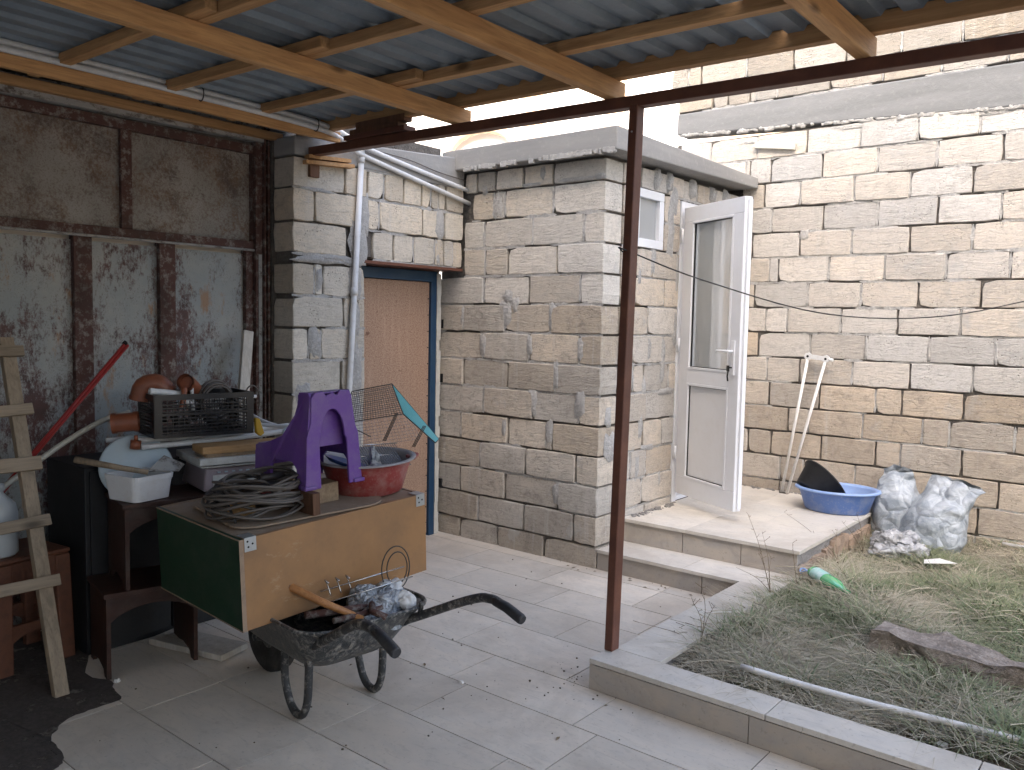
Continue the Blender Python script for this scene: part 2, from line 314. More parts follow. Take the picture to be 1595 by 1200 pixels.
M['film'] = m_crumple('clear_film', (.68, .69, .72), (.90, .90, .92), .22, 14); M['film'].node_tree.nodes['Principled BSDF'].inputs['Alpha'].default_value = .78; M['film'].node_tree.nodes['Principled BSDF'].inputs['Transmission Weight'].default_value = .3
k = N('green_bottle'); k.fin((.04, .40, .14), .15); k.b.inputs['Transmission Weight'].default_value = .25; M['bottle'] = k.m
M['label_white'] = m_plain('pale_label', (.28, .52, .46), .5, (.7, .72, .72), .7, 30)
k = N('garden_soil'); c = k.mix(k.ramp(k.noise(11, 7, .7), .35, .68), (.21, .165, .115), (.12, .10, .07)); c = k.mix(k.ramp(k.noise(90, 4), .55, .7, 0, .6), c, (.25, .21, .15)); k.bump(k.noise(60, 6, .8), 1, .03); M['soil'] = k.fin(c, .95, 0, .1)
def m_blade(name, a, b):
    k = N(name); c = k.mix(k.ramp(k.noise(6, 5, .7), .35, .65), a, b); c = k.mix(k.ramp(k.noise(150, 2), .4, .7, 0, .5), c, tuple(x*.55 for x in a)); k.fin(c, .7, 0, .2); return k.m
M['grass'] = m_blade('green_grass', (.16, .195, .095), (.28, .29, .18)); M['leaf'] = m_blade('weed_leaf', (.15, .20, .10), (.20, .25, .15)); M['straw'] = m_blade('dry_straw', (.58, .52, .40), (.38, .33, .24)); M['stem'] = m_blade('dry_stem', (.16, .12, .075), (.22, .17, .11))
M['rock'] = m_mortar('broken_stone', (.42, .36, .31), .45); M['rubble'] = m_stone('rosy_raw_stone', (.42, .34, .28), (.24, .18, .14), .4, .6)
k = N('dirt_crust'); c = k.mix(k.ramp(k.noise(40, 5, .8), .4, .65), (.060, .050, .045), (.10, .085, .075)); k.bump(k.noise(120, 4, .8), .8, .004); M['dirt'] = k.fin(c, .85, 0, .3); k.l(k.ramp(k.noise(9, 7, .75), .36, .50, .55, 1), k.b.inputs['Alpha'])
M['plaster'] = m_plain('white_plaster', (.80, .79, .77), .9, (.7, .68, .65), .3, .6); M['beige'] = m_plain('beige_plaster', (.66, .52, .38), .9, (.55, .42, .3), .3, .8)
M['unseen_house'] = m_plain('unseen_house_and_wall_render', (.72, .66, .58), .9, (.62, .56, .48), .3, 1); M['ground'] = m_plain('yard_ground', (.20, .17, .13), .95, (.13, .11, .08), .6, .7)
M['paper'] = m_plain('white_card', (.72, .70, .66), .8, (.5, .45, .4), .3, 20); M['pebble'] = m_plain('chip_of_stone', (.6, .58, .54), .8, (.3, .27, .24), .4, 40)
M['scale_body'] = m_plain('mauve_grey_metal', (.30, .255, .28), .4, (.2, .17, .16), .4, 9); M['scale_top'] = m_plain('dirty_white_enamel', (.62, .64, .62), .35, (.3, .25, .2), .45, 8)
M['tool'] = m_plain('dark_tool_body', (.025, .022, .022), .5, (.07, .05, .04), .5, 12); M['redknob'] = m_plain('dull_red_knob', (.14, .02, .02), .4); M['yellow'] = m_plain('yellow_plastic', (.50, .30, .02), .5)
M['pole'] = m_plain('cream_painted_tube', (.72, .72, .71), .35, (.5, .45, .38), .3, 12)
M['concrete_pipe'] = m_plain('weathered_white_pipe', (.76, .75, .73), .45, (.45, .40, .34), .35, 12)

# ------------------------------------------------------------------ masonry blocks (shared meshes)
def block_mesh(wd, h=.19, dep=.2, seed=0):
    r = random.Random(seed); n = 16; out = []; inn = []
    per = []
    nx = 5 if wd > .25 else 3
    for i in range(nx): per.append((-wd/2+wd*i/nx, -h/2))
    for i in range(3): per.append((wd/2, -h/2+h*i/3))
    for i in range(nx): per.append((wd/2-wd*i/nx, h/2))
    for i in range(3): per.append((-wd/2, h/2-h*i/3))
    for x, z in per:
        corner = abs(abs(x)-wd/2) < 1e-6 and abs(abs(z)-h/2) < 1e-6
        c = r.uniform(.001, .007) if corner else 0
        if corner and r.random() < .06: c += .010
        dx = r.uniform(0, .006)+c; dz = r.uniform(0, .005)+c
        px = x-math.copysign(dx, x) if abs(abs(x)-wd/2) < 1e-6 else x+r.uniform(-.01, .01)
        pz = z-math.copysign(dz, z) if abs(abs(z)-h/2) < 1e-6 else z
        out.append((px, r.uniform(.004, .008), pz))
        s = r.uniform(.002, .006); inn.append((px-math.copysign(min(s, abs(px)), px), r.uniform(-.0006, .0006), pz-math.copysign(min(s, abs(pz)), pz)))
    m = len(per); back = [(x, dep, z) for x, _, z in out]
    v = inn+out+back+[(r.uniform(-.3, .3)*wd, -.0012, r.uniform(-.2, .2)*h)]
    f = []
    for i in range(m):
        j = (i+1) % m
        f.append((3*m, i, j)); f.append((i, m+i, m+j, j)); f.append((m+i, 2*m+i, 2*m+j, m+j))
    me = bpy.data.meshes.new('block'); me.from_pydata(v, [], f)
    bm = bmesh.new(); bm.from_mesh(me); bmesh.ops.recalc_face_normals(bm, faces=bm.faces); bm.to_mesh(me); bm.free()
    return me
WN = [.10, .2, .3, .40]; BM = {}
def get_block(w, mkey):
    base = min(WN, key=lambda q: abs(q-w)); var = random.randrange(9)
    if (base, var, mkey) not in BM:
        me = block_mesh(base, seed=var*31+int(base*100)); me.materials.append(M[mkey]); BM[(base, var, mkey)] = me
    return BM[(base, var, mkey)], base
def lay(parent, plane, axis, z0, z1, joints, mkey, gap=.007, prob=None, dep=1.0, name='block'):
    """axis 'x': wall face looks to -y at y=plane; axis 'y': wall face looks to +x at x=plane"""
    og = origin(parent)
    for a, b in zip(joints[:-1], joints[1:]):
        wd = b-a-gap; h = z1-z0-gap
        if wd < .02: continue
        me, base = get_block(wd, mkey); o = bpy.data.objects.new(name, me); COL.objects.link(o); o.parent = parent
        c = (a+b)/2; pz = (z0+z1)/2+random.uniform(-.0015, .0015); out = random.uniform(-.007, .005)
        flip = -1 if random.random() < .5 else 1
        if axis == 'x': o.location = Vector((c, plane+out, pz))-og; o.rotation_euler = (random.uniform(-.01, .01), random.uniform(-.006, .006), random.uniform(-.008, .008))
        else: o.location = Vector((plane-out, c, pz))-og; o.rotation_euler = (random.uniform(-.006, .006), 0, R(90)+random.uniform(-.008, .008))
        o.scale = (wd/base, dep, h/.19)
def blob(mb, axis, plane, c, z, w_, h_, t=.006, seed=0):
    r = random.Random(seed); n = 14; ring = []; mid = []
    for i in range(n):
        a = 2*math.pi*i/n; k = r.uniform(.72, 1.12); ca, sa = math.cos(a), math.sin(a); s = (abs(ca)**4+abs(sa)**4)**-.25
        ring.append((ca*s*k*w_/2, sa*s*k*h_/2)); mid.append((ca*s*k*w_/2*.75, sa*s*k*h_/2*.8))
    def P(u, v, d): return (c+u, plane-d, z+v) if axis == 'x' else (plane+d, c+u, z+v)
    vs = [P(u, v, -.004) for u, v in ring]+[P(u, v, t*r.uniform(.6, 1.1)) for u, v in mid]+[P(0, 0, t)]
    fs = []
    for i in range(n):
        j = (i+1) % n; fs += [(i, j, n+j, n+i), (n+i, n+j, 2*n)]
    if axis == 'x': pass
    mb.add(vs, fs, True)
def ribbons(mb, axis, plane, rows, prob, rec=.004, wmul=1.0, seed=1):
    """ragged mortar squeezed into part of the joints"""
    r = random.Random(seed)
    def strip(p, q, vert, L):
        n = max(2, int(L/.03)); a = []; b = []
        for i in range(n+1):
            t = i/n; hw = r.uniform(.003, .010)*wmul
            if i in (0, n): hw *= .3
            x = p[0]+(q[0]-p[0])*t; z = p[1]+(q[1]-p[1])*t; d = -rec+r.uniform(-.004, .003)
            for s_, l in ((-1, a), (1, b)):
                u, v = (x+s_*hw, z) if vert else (x, z+s_*hw)
                l.append((u, plane-d, v) if axis == 'x' else (plane+d, u, v))
        m = len(a); mb.add(a+b, [(i, i+1, m+i+1, m+i) for i in range(m-1)], True)
    for z0, z1, js in rows:
        for j in js[1:-1]:
            if r.random() < prob: strip((j, z0+.01), (j, z1-.01), True, z1-z0)
        x = js[0]
        while x < js[-1]:
            L = r.uniform(.08, .4)
            if r.random() < prob: strip((x, z0), (min(x+L, js[-1]), z0), False, L)
            x += L

# ------------------------------------------------------------------ setting: ground, floor tiles, steps, kerb
g = MB(); g.add([(-250, -250, -.06), (250, -250, -.06), (250, 250, -.06), (-250, 250, -.06)], [(0, 1, 2, 3)])
setp(obj('ground', g, M['ground']), kind='structure')
b = MB(); b.box(-.3, 5.6, -7.5, .28, -.05, -.004)
floor = setp(obj('floor', b, M['grout']), kind='structure')
edges = [.305, -.119, -.47, -.828, -1.16, -1.54, -1.872, -2.24, -2.588, -2.962, -3.32, -3.68, -4.04, -4.40, -4.76, -5.12, -5.48, -5.84, -6.2, -6.56, -6.92, -7.28]
offs = [1.79, 1.79, 1.355, 1.74, 1.40, 2.36, 2.48, 1.64, 1.645, .84, 1.2, .5, .9, .3, 1.1, .6, 1.3, .2, .8, 1.25, .55]
fo = origin(floor); TM = {}
for i in range(len(edges)-1):
    y1, y0 = edges[i], edges[i+1]; L = .69; x = offs[i]-L*math.ceil((offs[i]+.3)/L)
    while x < 5.6:
        a, c = max(x, -.29), min(x+L, 5.58); x += L
        if c-a < .05: continue
        if y1 > -1.5 and a > 2.3: continue
        if y1 > -1.5: c = min(c, 2.30)
        key = (round(c-a, 3), round(y1-y0, 3))
        if key not in TM:
            t = MB(); wx, wy = key[0]/2-.0026, key[1]/2-.0026; t.box(-wx, wx, -wy, wy, -.008, 0)
            me = bpy.data.meshes.new('tile'); me.from_pydata([tuple(v) for v in t.v], [], t.f); me.materials.append(M['tile']); TM[key] = me
        o = bpy.data.objects.new('tile', TM[key]); COL.objects.link(o); o.parent = floor
        o.location = Vector(((a+c)/2, (y0+y1)/2, random.uniform(-.0003, .0003)))-fo
def poly_slab(pts, z0, z1):
    m = MB(); m.prism([(x, y, z0) for x, y in pts], (0, 0, z1-z0)); return m
# entrance steps
b = MB(); b.box(1.20, 2.44, .02, .36, -.02, .112); b.box(1.20, 2.455, .325, 2.1, -.02, .272)
steps = setp(obj('entrance_steps', b, M['mortar']), kind='structure')
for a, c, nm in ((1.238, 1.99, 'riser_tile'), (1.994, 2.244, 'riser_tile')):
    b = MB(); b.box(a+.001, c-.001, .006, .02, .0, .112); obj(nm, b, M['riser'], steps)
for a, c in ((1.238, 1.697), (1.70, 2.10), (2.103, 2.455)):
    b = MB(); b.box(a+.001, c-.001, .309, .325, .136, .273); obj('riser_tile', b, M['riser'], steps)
for a, c in ((1.238, 1.86), (1.863, 2.47)):
    b = MB(); b.box(a+.001, c-.001, -.006, .326, .113, .135); obj('tread_tile', b, M['tile_step'], steps, bevel=.002)
ys = [.292, .88, 1.46, 2.03]
for i, (y0, y1) in enumerate(zip(ys[:-1], ys[1:])):
    xs = [1.24, 1.72, 2.475] if i % 2 == 0 else [1.24, 2.02, 2.475]
    for a, c in zip(xs[:-1], xs[1:]):
        b = MB(); b.box(a+.001, c-.001, y0+.001, y1-.001, .274, .297); obj('tread_tile', b, M['tile_step'], steps, bevel=.002)
# raw stones on the open side of the landing
from mathutils import noise as mnz
r = random.Random(4); y = .33
while y < 2.0:
    L = r.uniform(.14, .32); hh = r.uniform(.19, .262); bm = bmesh.new(); bmesh.ops.create_cube(bm, size=1); bmesh.ops.subdivide_edges(bm, edges=bm.edges[:], cuts=4, use_grid_fill=True); mb_ = MB()
    for v in bm.verts:
        q = Vector((2.445+v.co.x*.07, y+L/2+v.co.y*L*.96, .0+hh*(v.co.z+.5))); q += mnz.noise_vector(q*14)*.016+mnz.noise_vector(q*40)*.006; q.z = min(q.z, .270); mb_.v.append(tuple(q))
    mb_.f = [tuple(v.index for v in f.verts) for f in bm.faces]; mb_.sm = [False]*len(mb_.f); bm.free(); obj('raw_stone', mb_, M['rubble'], steps); y += L
# kerb round the garden bed
b = MB(); b.box(2.25, 5.55, -1.527, -1.33, -.02, .117); b.box(2.262, 2.462, -1.33, .0, -.02, .117)
kerb = setp(obj('kerb', b, M['mortar']), kind='structure')
for a, c in ((2.2173, 2.96), (2.962, 3.66), (3.662, 4.36), (4.362, 5.06), (5.062, 5.56)):
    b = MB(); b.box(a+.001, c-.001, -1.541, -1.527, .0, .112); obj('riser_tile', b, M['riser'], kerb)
for a, c in ((2.2173, 3.024), (3.027, 3.733), (3.736, 4.43), (4.433, 5.1), (5.103, 5.56)):
    b = MB(); b.box(a+.001, c-.001, -1.545, -1.372, .117, .1399); obj('coping_tile', b, M['tile_step'], kerb, bevel=.002)
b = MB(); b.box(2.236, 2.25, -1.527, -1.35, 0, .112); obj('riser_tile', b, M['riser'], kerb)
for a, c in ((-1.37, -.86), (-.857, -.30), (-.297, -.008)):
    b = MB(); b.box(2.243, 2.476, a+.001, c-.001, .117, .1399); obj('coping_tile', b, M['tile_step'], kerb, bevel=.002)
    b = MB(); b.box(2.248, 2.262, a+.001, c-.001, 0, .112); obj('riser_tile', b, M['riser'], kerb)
# dirt crust lying over the tiles
st = [(.30, -3.75), (.62, -3.351), (.60, -3.234), (.52, -3.10), (.50, -3.02), (.437, -2.96), (.30, -2.86), (.12, -2.55), (-.25, -2.4), (-.25, -3.0), (-.1, -3.9)]
st = [(-.25, -2.55), (.1, -2.75), (.42, -2.93), (.587, -2.90), (.68, -2.925), (.792, -2.953), (.80, -3.03), (.813, -3.165), (.87, -3.24), (.952, -3.289), (1.06, -3.30), (1.142, -3.331), (1.183, -3.40), (1.2, -3.55), (1.05, -3.8), (.7, -4.1), (-.25, -4.3)]
st = [tuple(v)[:2] for v in smooth_path([(x, y, 0) for x, y in st], 5)]
b = MB(); r = random.Random(3); n = len(st)
ring = [(x+r.uniform(-.005, .005), y+r.uniform(-.005, .005), .0016) for x, y in st]; cx, cy = .35, -3.4
inner = [(x+(cx-x)*.06, y+(cy-y)*.06, .0035+r.uniform(0, .0015)) for x, y, z in ring]
b.add(ring+inner+[(cx, cy, .006)], [(i, (i+1) % n, n+(i+1) % n, n+i) for i in range(n)]+[(n+i, n+(i+1) % n, 2*n) for i in range(n)], True)
obj('dirt_crust', b, M['dirt'], recalc=True, kind='stuff')

# ------------------------------------------------------------------ outbuilding
XB, YB = 1.2344, 2.0371
ob = thing('outbuilding', 'pale block outbuilding with an open white door beside two steps', 'outbuilding', (.6, 1.0, 0))
zb = [-.03, .1455]+[.1455+.2*k for k in range(1, 13)]
LEFT = [[-.25, .003, .374, .798, 1.234], [-.25, .182, .615, 1.045, 1.234], [-.25, 0, .434, .905, 1.234], [-.25, .192, .623, 1.05, 1.234],
        [-.25, 0, .455, .80, .845, 1.234], [-.25, .22, .68, 1.063, 1.234], [-.25, .017, .444, .862, 1.234], [-.25, .207, .632, 1.054, 1.234],
        [-.25, .011, .41, .812, 1.234], [-.25, .204, .616, 1.048, 1.234], [.002, .212, .424, .856, 1.234], [.002, .2, .64, 1.067, 1.234],
        [.08, .29, .385, .812, 1.234]]
rowsL = [(zb[i], zb[i+1], LEFT[i]) for i in range(13)]
core = MB(); core.box(-.24, 1.20, .021, .2, -.02, 2.70); core.box(-.24, 0, .028, 2.04, 0, 2.70)
core.box(1.03, 1.195, .2, 1.0, 0, 2.70); core.box(1.03, 1.206, 1.76, 2.04, 0, 2.70); core.box(1.03, 1.206, 1.0, 1.76, 2.54, 2.70)
obj('mortar_bed', core, M['mortar_dark'], ob)
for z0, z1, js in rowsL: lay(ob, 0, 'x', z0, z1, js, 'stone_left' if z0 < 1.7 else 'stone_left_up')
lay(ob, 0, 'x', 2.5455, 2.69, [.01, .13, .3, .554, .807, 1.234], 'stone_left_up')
rowsR = []
RJ = {1: [.205, .607, 1.0], 2: [.205, .555, 1.0], 3: [.205, .4, .607, .99], 4: [.205, .552, .815, 1.0], 5: [.205, .584, 1.01], 6: [.205, .40, .551, .90, 1.01], 7: [.205, .375, .798, 1.01], 8: [.205, .569, 1.0], 9: [.205, .392, .792, 1.0],
      10: [.205, .40, .604, 1.0], 11: [.205, .34], 12: [.205, .34]}
for i in range(13):
    js = RJ.get(i, [.205, .6, 1.0]); z0, z1 = zb[i], zb[i+1]
    if i in (11, 12): rowsR.append((z0, z1, js)); rowsR.append((z0, z1, [.76, 1.0]))
    else: rowsR.append((z0, z1, js))
    if i >= 1: rowsR.append((z0, z1, [1.76, 1.9 if i % 2 else 2.0, 2.03]))
rowsR.append((2.5455, 2.69, [.205, .42, .8, 1.04, 1.25, 1.5, 1.78, 2.03]))
for z0, z1, js in rowsR: lay(ob, XB, 'y', z0, z1, js, 'stone_right', dep=.6)
b = MB(); ribbons(b, 'x', 0, rowsL[6:], .75, .002, 1.9, 2); ribbons(b, 'x', 0, rowsL[3:6], .6, .003, 1.6, 4); ribbons(b, 'x', 0, rowsL[:3], .12, .006, 1, 3); ribbons(b, 'y', XB, rowsR, .7, .003, 1.5, 5)
PL = [(.41, 1.68, .13, .22), (.50, 1.74, .07, .12), (.835, 1.66, .10, .21), (.43, 1.80, .10, .10), (.0, 1.66, .05, .18), (-.13, 1.585, .2, .05), (.207, 1.46, .08, .2), (.635, 1.46, .07, .17), (1.065, 1.45, .06, .2), (.87, 1.27, .06, .24), (.67, 1.08, .10, .21), (1.07, 1.08, .10, .22),
      (.42, .87, .05, .16), (.82, .87, .07, .2), (.91, .46, .11, .17), (.335, 2.44, .09, .19), (1.0, 2.565, .35, .035), (.62, 2.56, .2, .03), (1.18, 2.57, .10, .05), (.2, 2.56, .06, .09), (.72, 2.63, .05, .1)]
for i, q in enumerate(PL): blob(b, 'x', 0, *q, seed=i)
for i, q in enumerate([(.62, 2.07, .10, .24), (.44, 1.95, .05, .12), (.86, 2.3, .12, .5), (.9, 2.52, .12, .22), (.97, 2.0, .06, .3), (.60, 1.45, .06, .18), (.80, 1.43, .07, .2), (.55, 1.15, .05, .22), (.87, 1.14, .25, .05), (.8, 1.3, .06, .2), (.52, .95, .06, .3), (.62, .75, .2, .05), (.48, .62, .07, .2), (.8, .5, .05, .12), (.14, .80, .16, .2), (.1, 1.0, .08, .15), (.97, 1.6, .05, .3)]): blob(b, 'y', XB, *q, seed=50+i)
for i, yy in enumerate((.62, .80, 1.16, 1.48, 1.72)): blob(b, 'y', XB, yy, 2.63, .09, .15, .035, seed=80+i)
obj('mortar_smears', b, M['smear'], ob, kind='stuff')
# concrete roof slab with a ragged lower edge
b = MB(); b.hexa([(-.12, -.115, 2.70), (1.376, -.115, 2.70), (1.376, 2.03, 2.745), (-.12, 2.03, 2.745), (-.12, -.115, 2.845), (1.376, -.115, 2.845), (1.376, 2.03, 2.83), (-.12, 2.03, 2.83)])
obj('roof_slab', b, M['concrete'], ob, bevel=.008)
b = MB(); r = random.Random(5)
for i in range(60): x = r.uniform(.1, 1.35); s = r.uniform(.006, .018); b.box(x-s, x+s*1.5, -.119-r.uniform(0, .004), -.09, 2.692-r.uniform(0, .012), 2.71+r.uniform(0, .01))
obj('slab_drips', b, M['smear'], ob, kind='stuff')
# small window
wn = MB(); y0, y1, z0, z1 = .345, .735, 2.15, 2.545; fx0, fx1 = XB-.05, XB+.012; t = .06
wn.box(fx0, fx1, y0, y1, z0, z0+t); wn.box(fx0, fx1, y0, y1, z1-t, z1); wn.box(fx0, fx1, y0, y0+t, z0+t, z1-t); wn.box(fx0, fx1, y1-t, y1, z0+t, z1-t)
wnd = obj('window', wn, M['pvc_door'], ob, bevel=.005); b = MB(); b.box(XB-.03, XB-.02, y0+t, y1-t, z0+t, z1-t); obj('pane', b, M['frost'], wnd)
# door frame and leaf
b = MB(); b.box(XB-.07, XB+.005, 1.005, 1.065, .29, 2.53); b.box(XB-.07, XB+.005, 1.695, 1.755, .29, 2.53); b.box(XB-.07, XB+.005, 1.065, 1.695, 2.47, 2.53); b.box(XB-.07, XB, 1.065, 1.695, .298, .33)
obj('door_frame', b, M['pvc_door'], ob, bevel=.004)
hx, hy = XB+.03, 1.0; W = .69; ang = math.atan2(.64-.98, 1.90-1.26); F = frame((hx, hy, .375), ang); H = 2.10; th = .06; fr = .105
b = MB(); b.box(0, W, 0, th, 0, fr+.03, F); b.box(0, W, 0, th, H-fr, H, F); b.box(0, fr, 0, th, fr+.03, H-fr, F); b.box(W-fr, W, 0, th, fr+.03, H-fr, F); b.box(fr, W-fr, 0, th, .83, .83+.10, F)
leaf = obj('door', b, M['pvc_door'], ob, bevel=.004, label='open white door leaf with a glazed upper half')
b = MB(); b.box(W+.0, W+.018, .022, .05, .02, H-.02, F); obj('edge_strip', b, M['pvc_door'], leaf)
b = MB(); b.box(fr-.004, W-fr+.004, .024, .03, .93, H-fr, F); obj('glass', b, M['glass'], leaf)
b = MB(); b.box(fr-.004, W-fr+.004, .018, .042, fr+.026, .834, F); obj('lower_panel', b, M['door_panel'], leaf)
b = MB()
for z0, z1 in ((.13, .83), (.93, H-fr)):
    i = .018
    b.box(fr, W-fr, -.004, .018, z0, z0+i, F); b.box(fr, W-fr, -.004, .018, z1-i, z1, F); b.box(fr, fr+i, -.004, .018, z0+i, z1-i, F); b.box(W-fr-i, W-fr, -.004, .018, z0+i, z1-i, F)
obj('glazing_bead', b, M['pvc_door'], leaf, bevel=.003)
b = MB()
for z0, z1 in ((.148, .812), (.948, H-fr-.018)):
    i = .004; x0, x1 = fr+.018, W-fr-.018
    b.box(x0, x1, .010, .0235, z0, z0+i, F); b.box(x0, x1, .010, .0235, z1-i, z1, F); b.box(x0, x0+i, .010, .0235, z0+i, z1-i, F); b.box(x1-i, x1, .010, .0235, z0+i, z1-i, F)
obj('rubber_seal', b, M['hole'], leaf)
b = MB(); b.box(W-.008, W+.0015, .052, .056, .02, H-.02, F); obj('edge_seal', b, M['hole'], leaf)
for z_ in (.25, 1.05, 1.85):
    b = MB(); b.tube([F(-.012, -.004, z_), F(-.012, -.004, z_+.10)], .010, 10); obj('hinge', b, M['pvc_door'], leaf)
b = MB(); b.box(W-.075, W-.04, -.012, 0, .92, 1.15, F); b.tube([F(W-.058, -.012, 1.08), F(W-.058, -.045, 1.08), F(W-.09, -.05, 1.08), F(W-.18, -.05, 1.078)], .009); obj('handle', b, M['pvc_door'], leaf, bevel=.002)
b = MB(); b.tube([F(W-.058, -.012, .97), F(W-.058, -.04, .97)], .005); b.box(W-.072, W-.044, -.044, -.04, .945, .985, F); b.tube([F(W-.058, -.04, .95), F(W-.062, -.042, .91), F(W-.055, -.042, .88)], .006); obj('key', b, M['hole'], leaf)
# steel stubs beside the plank door
for z in (1.60, 1.19, .385):
    b = MB(); b.box(-.235, -.185, -.012, .01, z-.035, z+.03); obj('hinge_stub', b, M['hole'], ob)

# ------------------------------------------------------------------ wall with the hardboard door
dw = thing('side_wall', 'cream block wall round the hardboard door under the pipes', 'wall', (-.1, -1.0, 0))
b = MB(); b.box(-.50, -.305, -1.62, -1.0, 0, 2.9); b.box(-.305, -.2, -1.508, -1.45, 0, 2.7); b.box(-.19, -.026, -1.485, -.95, 0, 2.56); b.box(-.19, -.026, -.95, -.03, 2.03, 2.56); b.box(-.45, -.245, -1.0, .0, 0, 2.9); obj('mortar_bed', b, M['mortar_dark'], dw)
DR = []
lowz = [0, .16, .36, .56, .76, .955, 1.156, 1.36, 1.56, 1.757, 1.955]
pat = [[-1.51, -1.15, -.935], [-1.51, -1.33, -.935], [-1.51, -1.1, -.935], [-1.51, -1.31, -.935], [-1.51, -1.15, -.935], [-1.51, -1.133, -.935]]
for i in range(6): DR.append((lowz[i], lowz[i+1], pat[i]))
DR.append((1.156, 1.36, [-1.51, -1.133, -1.03, -.935])); DR.append((1.36, 1.56, [-1.51, -1.385, -1.295, -1.06, -.935])); DR.append((1.56, 1.757, [-1.51, -1.115, -1.0, -.935])); DR.append((1.757, 1.955, [-1.51, -1.345, -1.28, -1.06, -.935]))
DR.append((2.008, 2.2, [-1.51, -1.09])); DR.append((2.008, 2.2, [-.875, -.689, -.506, -.305, -.213, -.117, -.006])); DR.append((2.2, 2.4, [-1.51, -1.345, -.98])); DR.append((2.2, 2.4, [-.93, -.822, -.42, -.2, -.006]))
DR.append((2.4, 2.585, [-1.51, -1.114, -.93, -.783, -.609, -.436, -.345, -.27, -.2, -.006]))
for z0, z1, js in DR: lay(dw, 0, 'y', z0, z1, js, 'stone_door', dep=.95)
b = MB(); ribbons(b, 'y', 0, DR, .62, .003, 1.6, 9)
for i, q in enumerate([(-1.0, 2.12, .17, .30), (-1.02, 1.86, .12, .22), (-1.03, 1.62, .11, .26), (-1.0, 1.30, .12, .4), (-1.0, .9, .1, .5), (-.95, 2.3, .09, .3), (-.25, 2.30, .10, .22), (-.262, 2.10, .07, .20), (-1.31, 1.86, .06, .18), (-1.34, 1.46, .10, .2), (-1.3, 1.98, .42, .05),
                       (-1.05, 1.985, .2, .06), (-1.42, 1.12, .12, .2), (-.7, 2.585, .6, .03), (-1.33, 2.40, .35, .03), (-1.2, 2.0, .3, .04)]): blob(b, 'y', 0, *q, t=.007, seed=120+i)
obj('mortar_smears', b, M['smear'], dw, kind='stuff')
b = MB(); b.hexa([(-.2, -1.50, 2.59), (.012, -1.50, 2.59), (.012, -.012, 2.575), (-.2, -.012, 2.575), (-.2, -1.50, 2.70), (.012, -1.50, 2.70), (.012, -.012, 2.80), (-.2, -.012, 2.80)]); obj('ring_beam', b, M['concrete'], dw, bevel=.01)
b = MB(); b.box(-.2, .004, -.95, -.012, 1.985, 2.004); obj('steel_lintel', b, M['beam'], dw)
fx = -.2
b = MB(); b.box(fx-.03, fx+.02, -.93, -.88, 0, 1.98); b.box(fx-.03, fx+.02, -.145, -.09, 0, 1.98); b.box(fx-.03, fx+.025, -.88, -.145, 1.905, 1.98); dfr = obj('door_frame', b, M['bluepaint'], dw, bevel=.003)
b = MB(); b.box(fx-.02, fx+.0, -.875, -.15, .02, 1.90); obj('hardboard_door', b, M['hard'], dw)
b = MB(); r = random.Random(8)
for i in range(24): b.box(fx-.04, fx+.018+r.uniform(0, .006), -.086, -.045+r.uniform(-.01, .006), i*.082, i*.082+.083)
obj('sealant_strip', b, M['foam'], dw)
b = MB()
for z in np.arange(.1, 1.9, .12): b.tube([(fx+.0, -.16, z), (fx+.004, -.16, z)], .005, 6)
obj('nails', b, M['hole'], dw, kind='stuff')
for n_, q in enumerate([((.0, -1.42, 2.585), (.035, -1.12, 2.60)), ((.0, -1.44, 2.55), (.045, -1.10, 2.57))]):
    b = MB(); b.bar((q[0][0]+.02, q[0][1], q[0][2]), (q[1][0]+.01, q[1][1], q[1][2]), .06, .022); tt = obj('wall_slat', b, M['pine_x'], dw)

# ------------------------------------------------------------------ boundary wall
bw = thing('boundary_wall', 'tall pale block wall with a grey concrete band behind the garden', 'wall', (3, 2.15, 0))
z = lambda k: 1.58+.2*k
X1 = 4.8
def ext(js):
    js = list(js)
    while js[-1] < X1: js.append(js[-1]+.408)
    return js
BR = [(z(-8)-.03, z(-7), ext([1.24, 1.45, 1.86, 2.27, 2.68])), (z(-7), z(-6), ext([1.24, 1.656, 1.842, 2.0, 2.41, 2.62, 3.096])), (z(-6), z(-5), ext([1.235, 1.656, 1.842, 2.246, 2.60, 2.818, 3.216])), (z(-5), z(-4), ext([1.235, 1.378, 1.569, 1.978, 2.388, 2.565, 2.975])),
      (z(-4), z(-3), ext([1.295, 1.707, 1.869, 2.285, 2.706, 2.883, 3.293])), (z(-3), z(-2), ext([1.3, 1.539, 1.951, 2.369, 2.553, 2.966])), (z(-2), z(-1), ext([1.328, 1.511, 1.779, 2.188, 2.601, 3.013])),
      (z(-1), z(0), ext([1.428, 1.856, 2.28, 2.72, 3.147])), (z(0), z(1), ext([1.31, 1.484, 1.662, 2.082, 2.497, 2.916])), (z(1), z(2), ext([1.378, 1.819, 2.222, 2.627, 3.035])), (z(2), z(3), ext([1.313, 1.499, 1.571, 1.974, 2.385, 2.8, 3.2])),
      (z(3), z(4), ext([1.343, 1.735, 2.136, 2.548, 2.958])), (z(4), z(5), ext([1.325, 1.499, 1.912, 2.314, 2.727, 3.125])), (z(5), z(6), ext([1.24, 1.431, 1.724, 2.136, 2.53, 2.941])), (z(6), z(7), ext([.9, 1.262, 1.30, 1.477, 1.889, 2.295, 2.701, 3.115])),
      (z(7), z(8)-.005, ext([.66, .942, 1.357, 1.76, 2.167, 2.567, 2.964]))]
for z0, z1, js in BR:
    lay(bw, YB, 'x', z0, z1, js, 'stone_big_low' if z0 < 1.1 else 'stone_big', gap=.0065)
    if js[0] > 1.26 and z0 < 2.7: lay(bw, YB, 'x', z0, z1, [1.2, js[0]], 'stone_big_low')
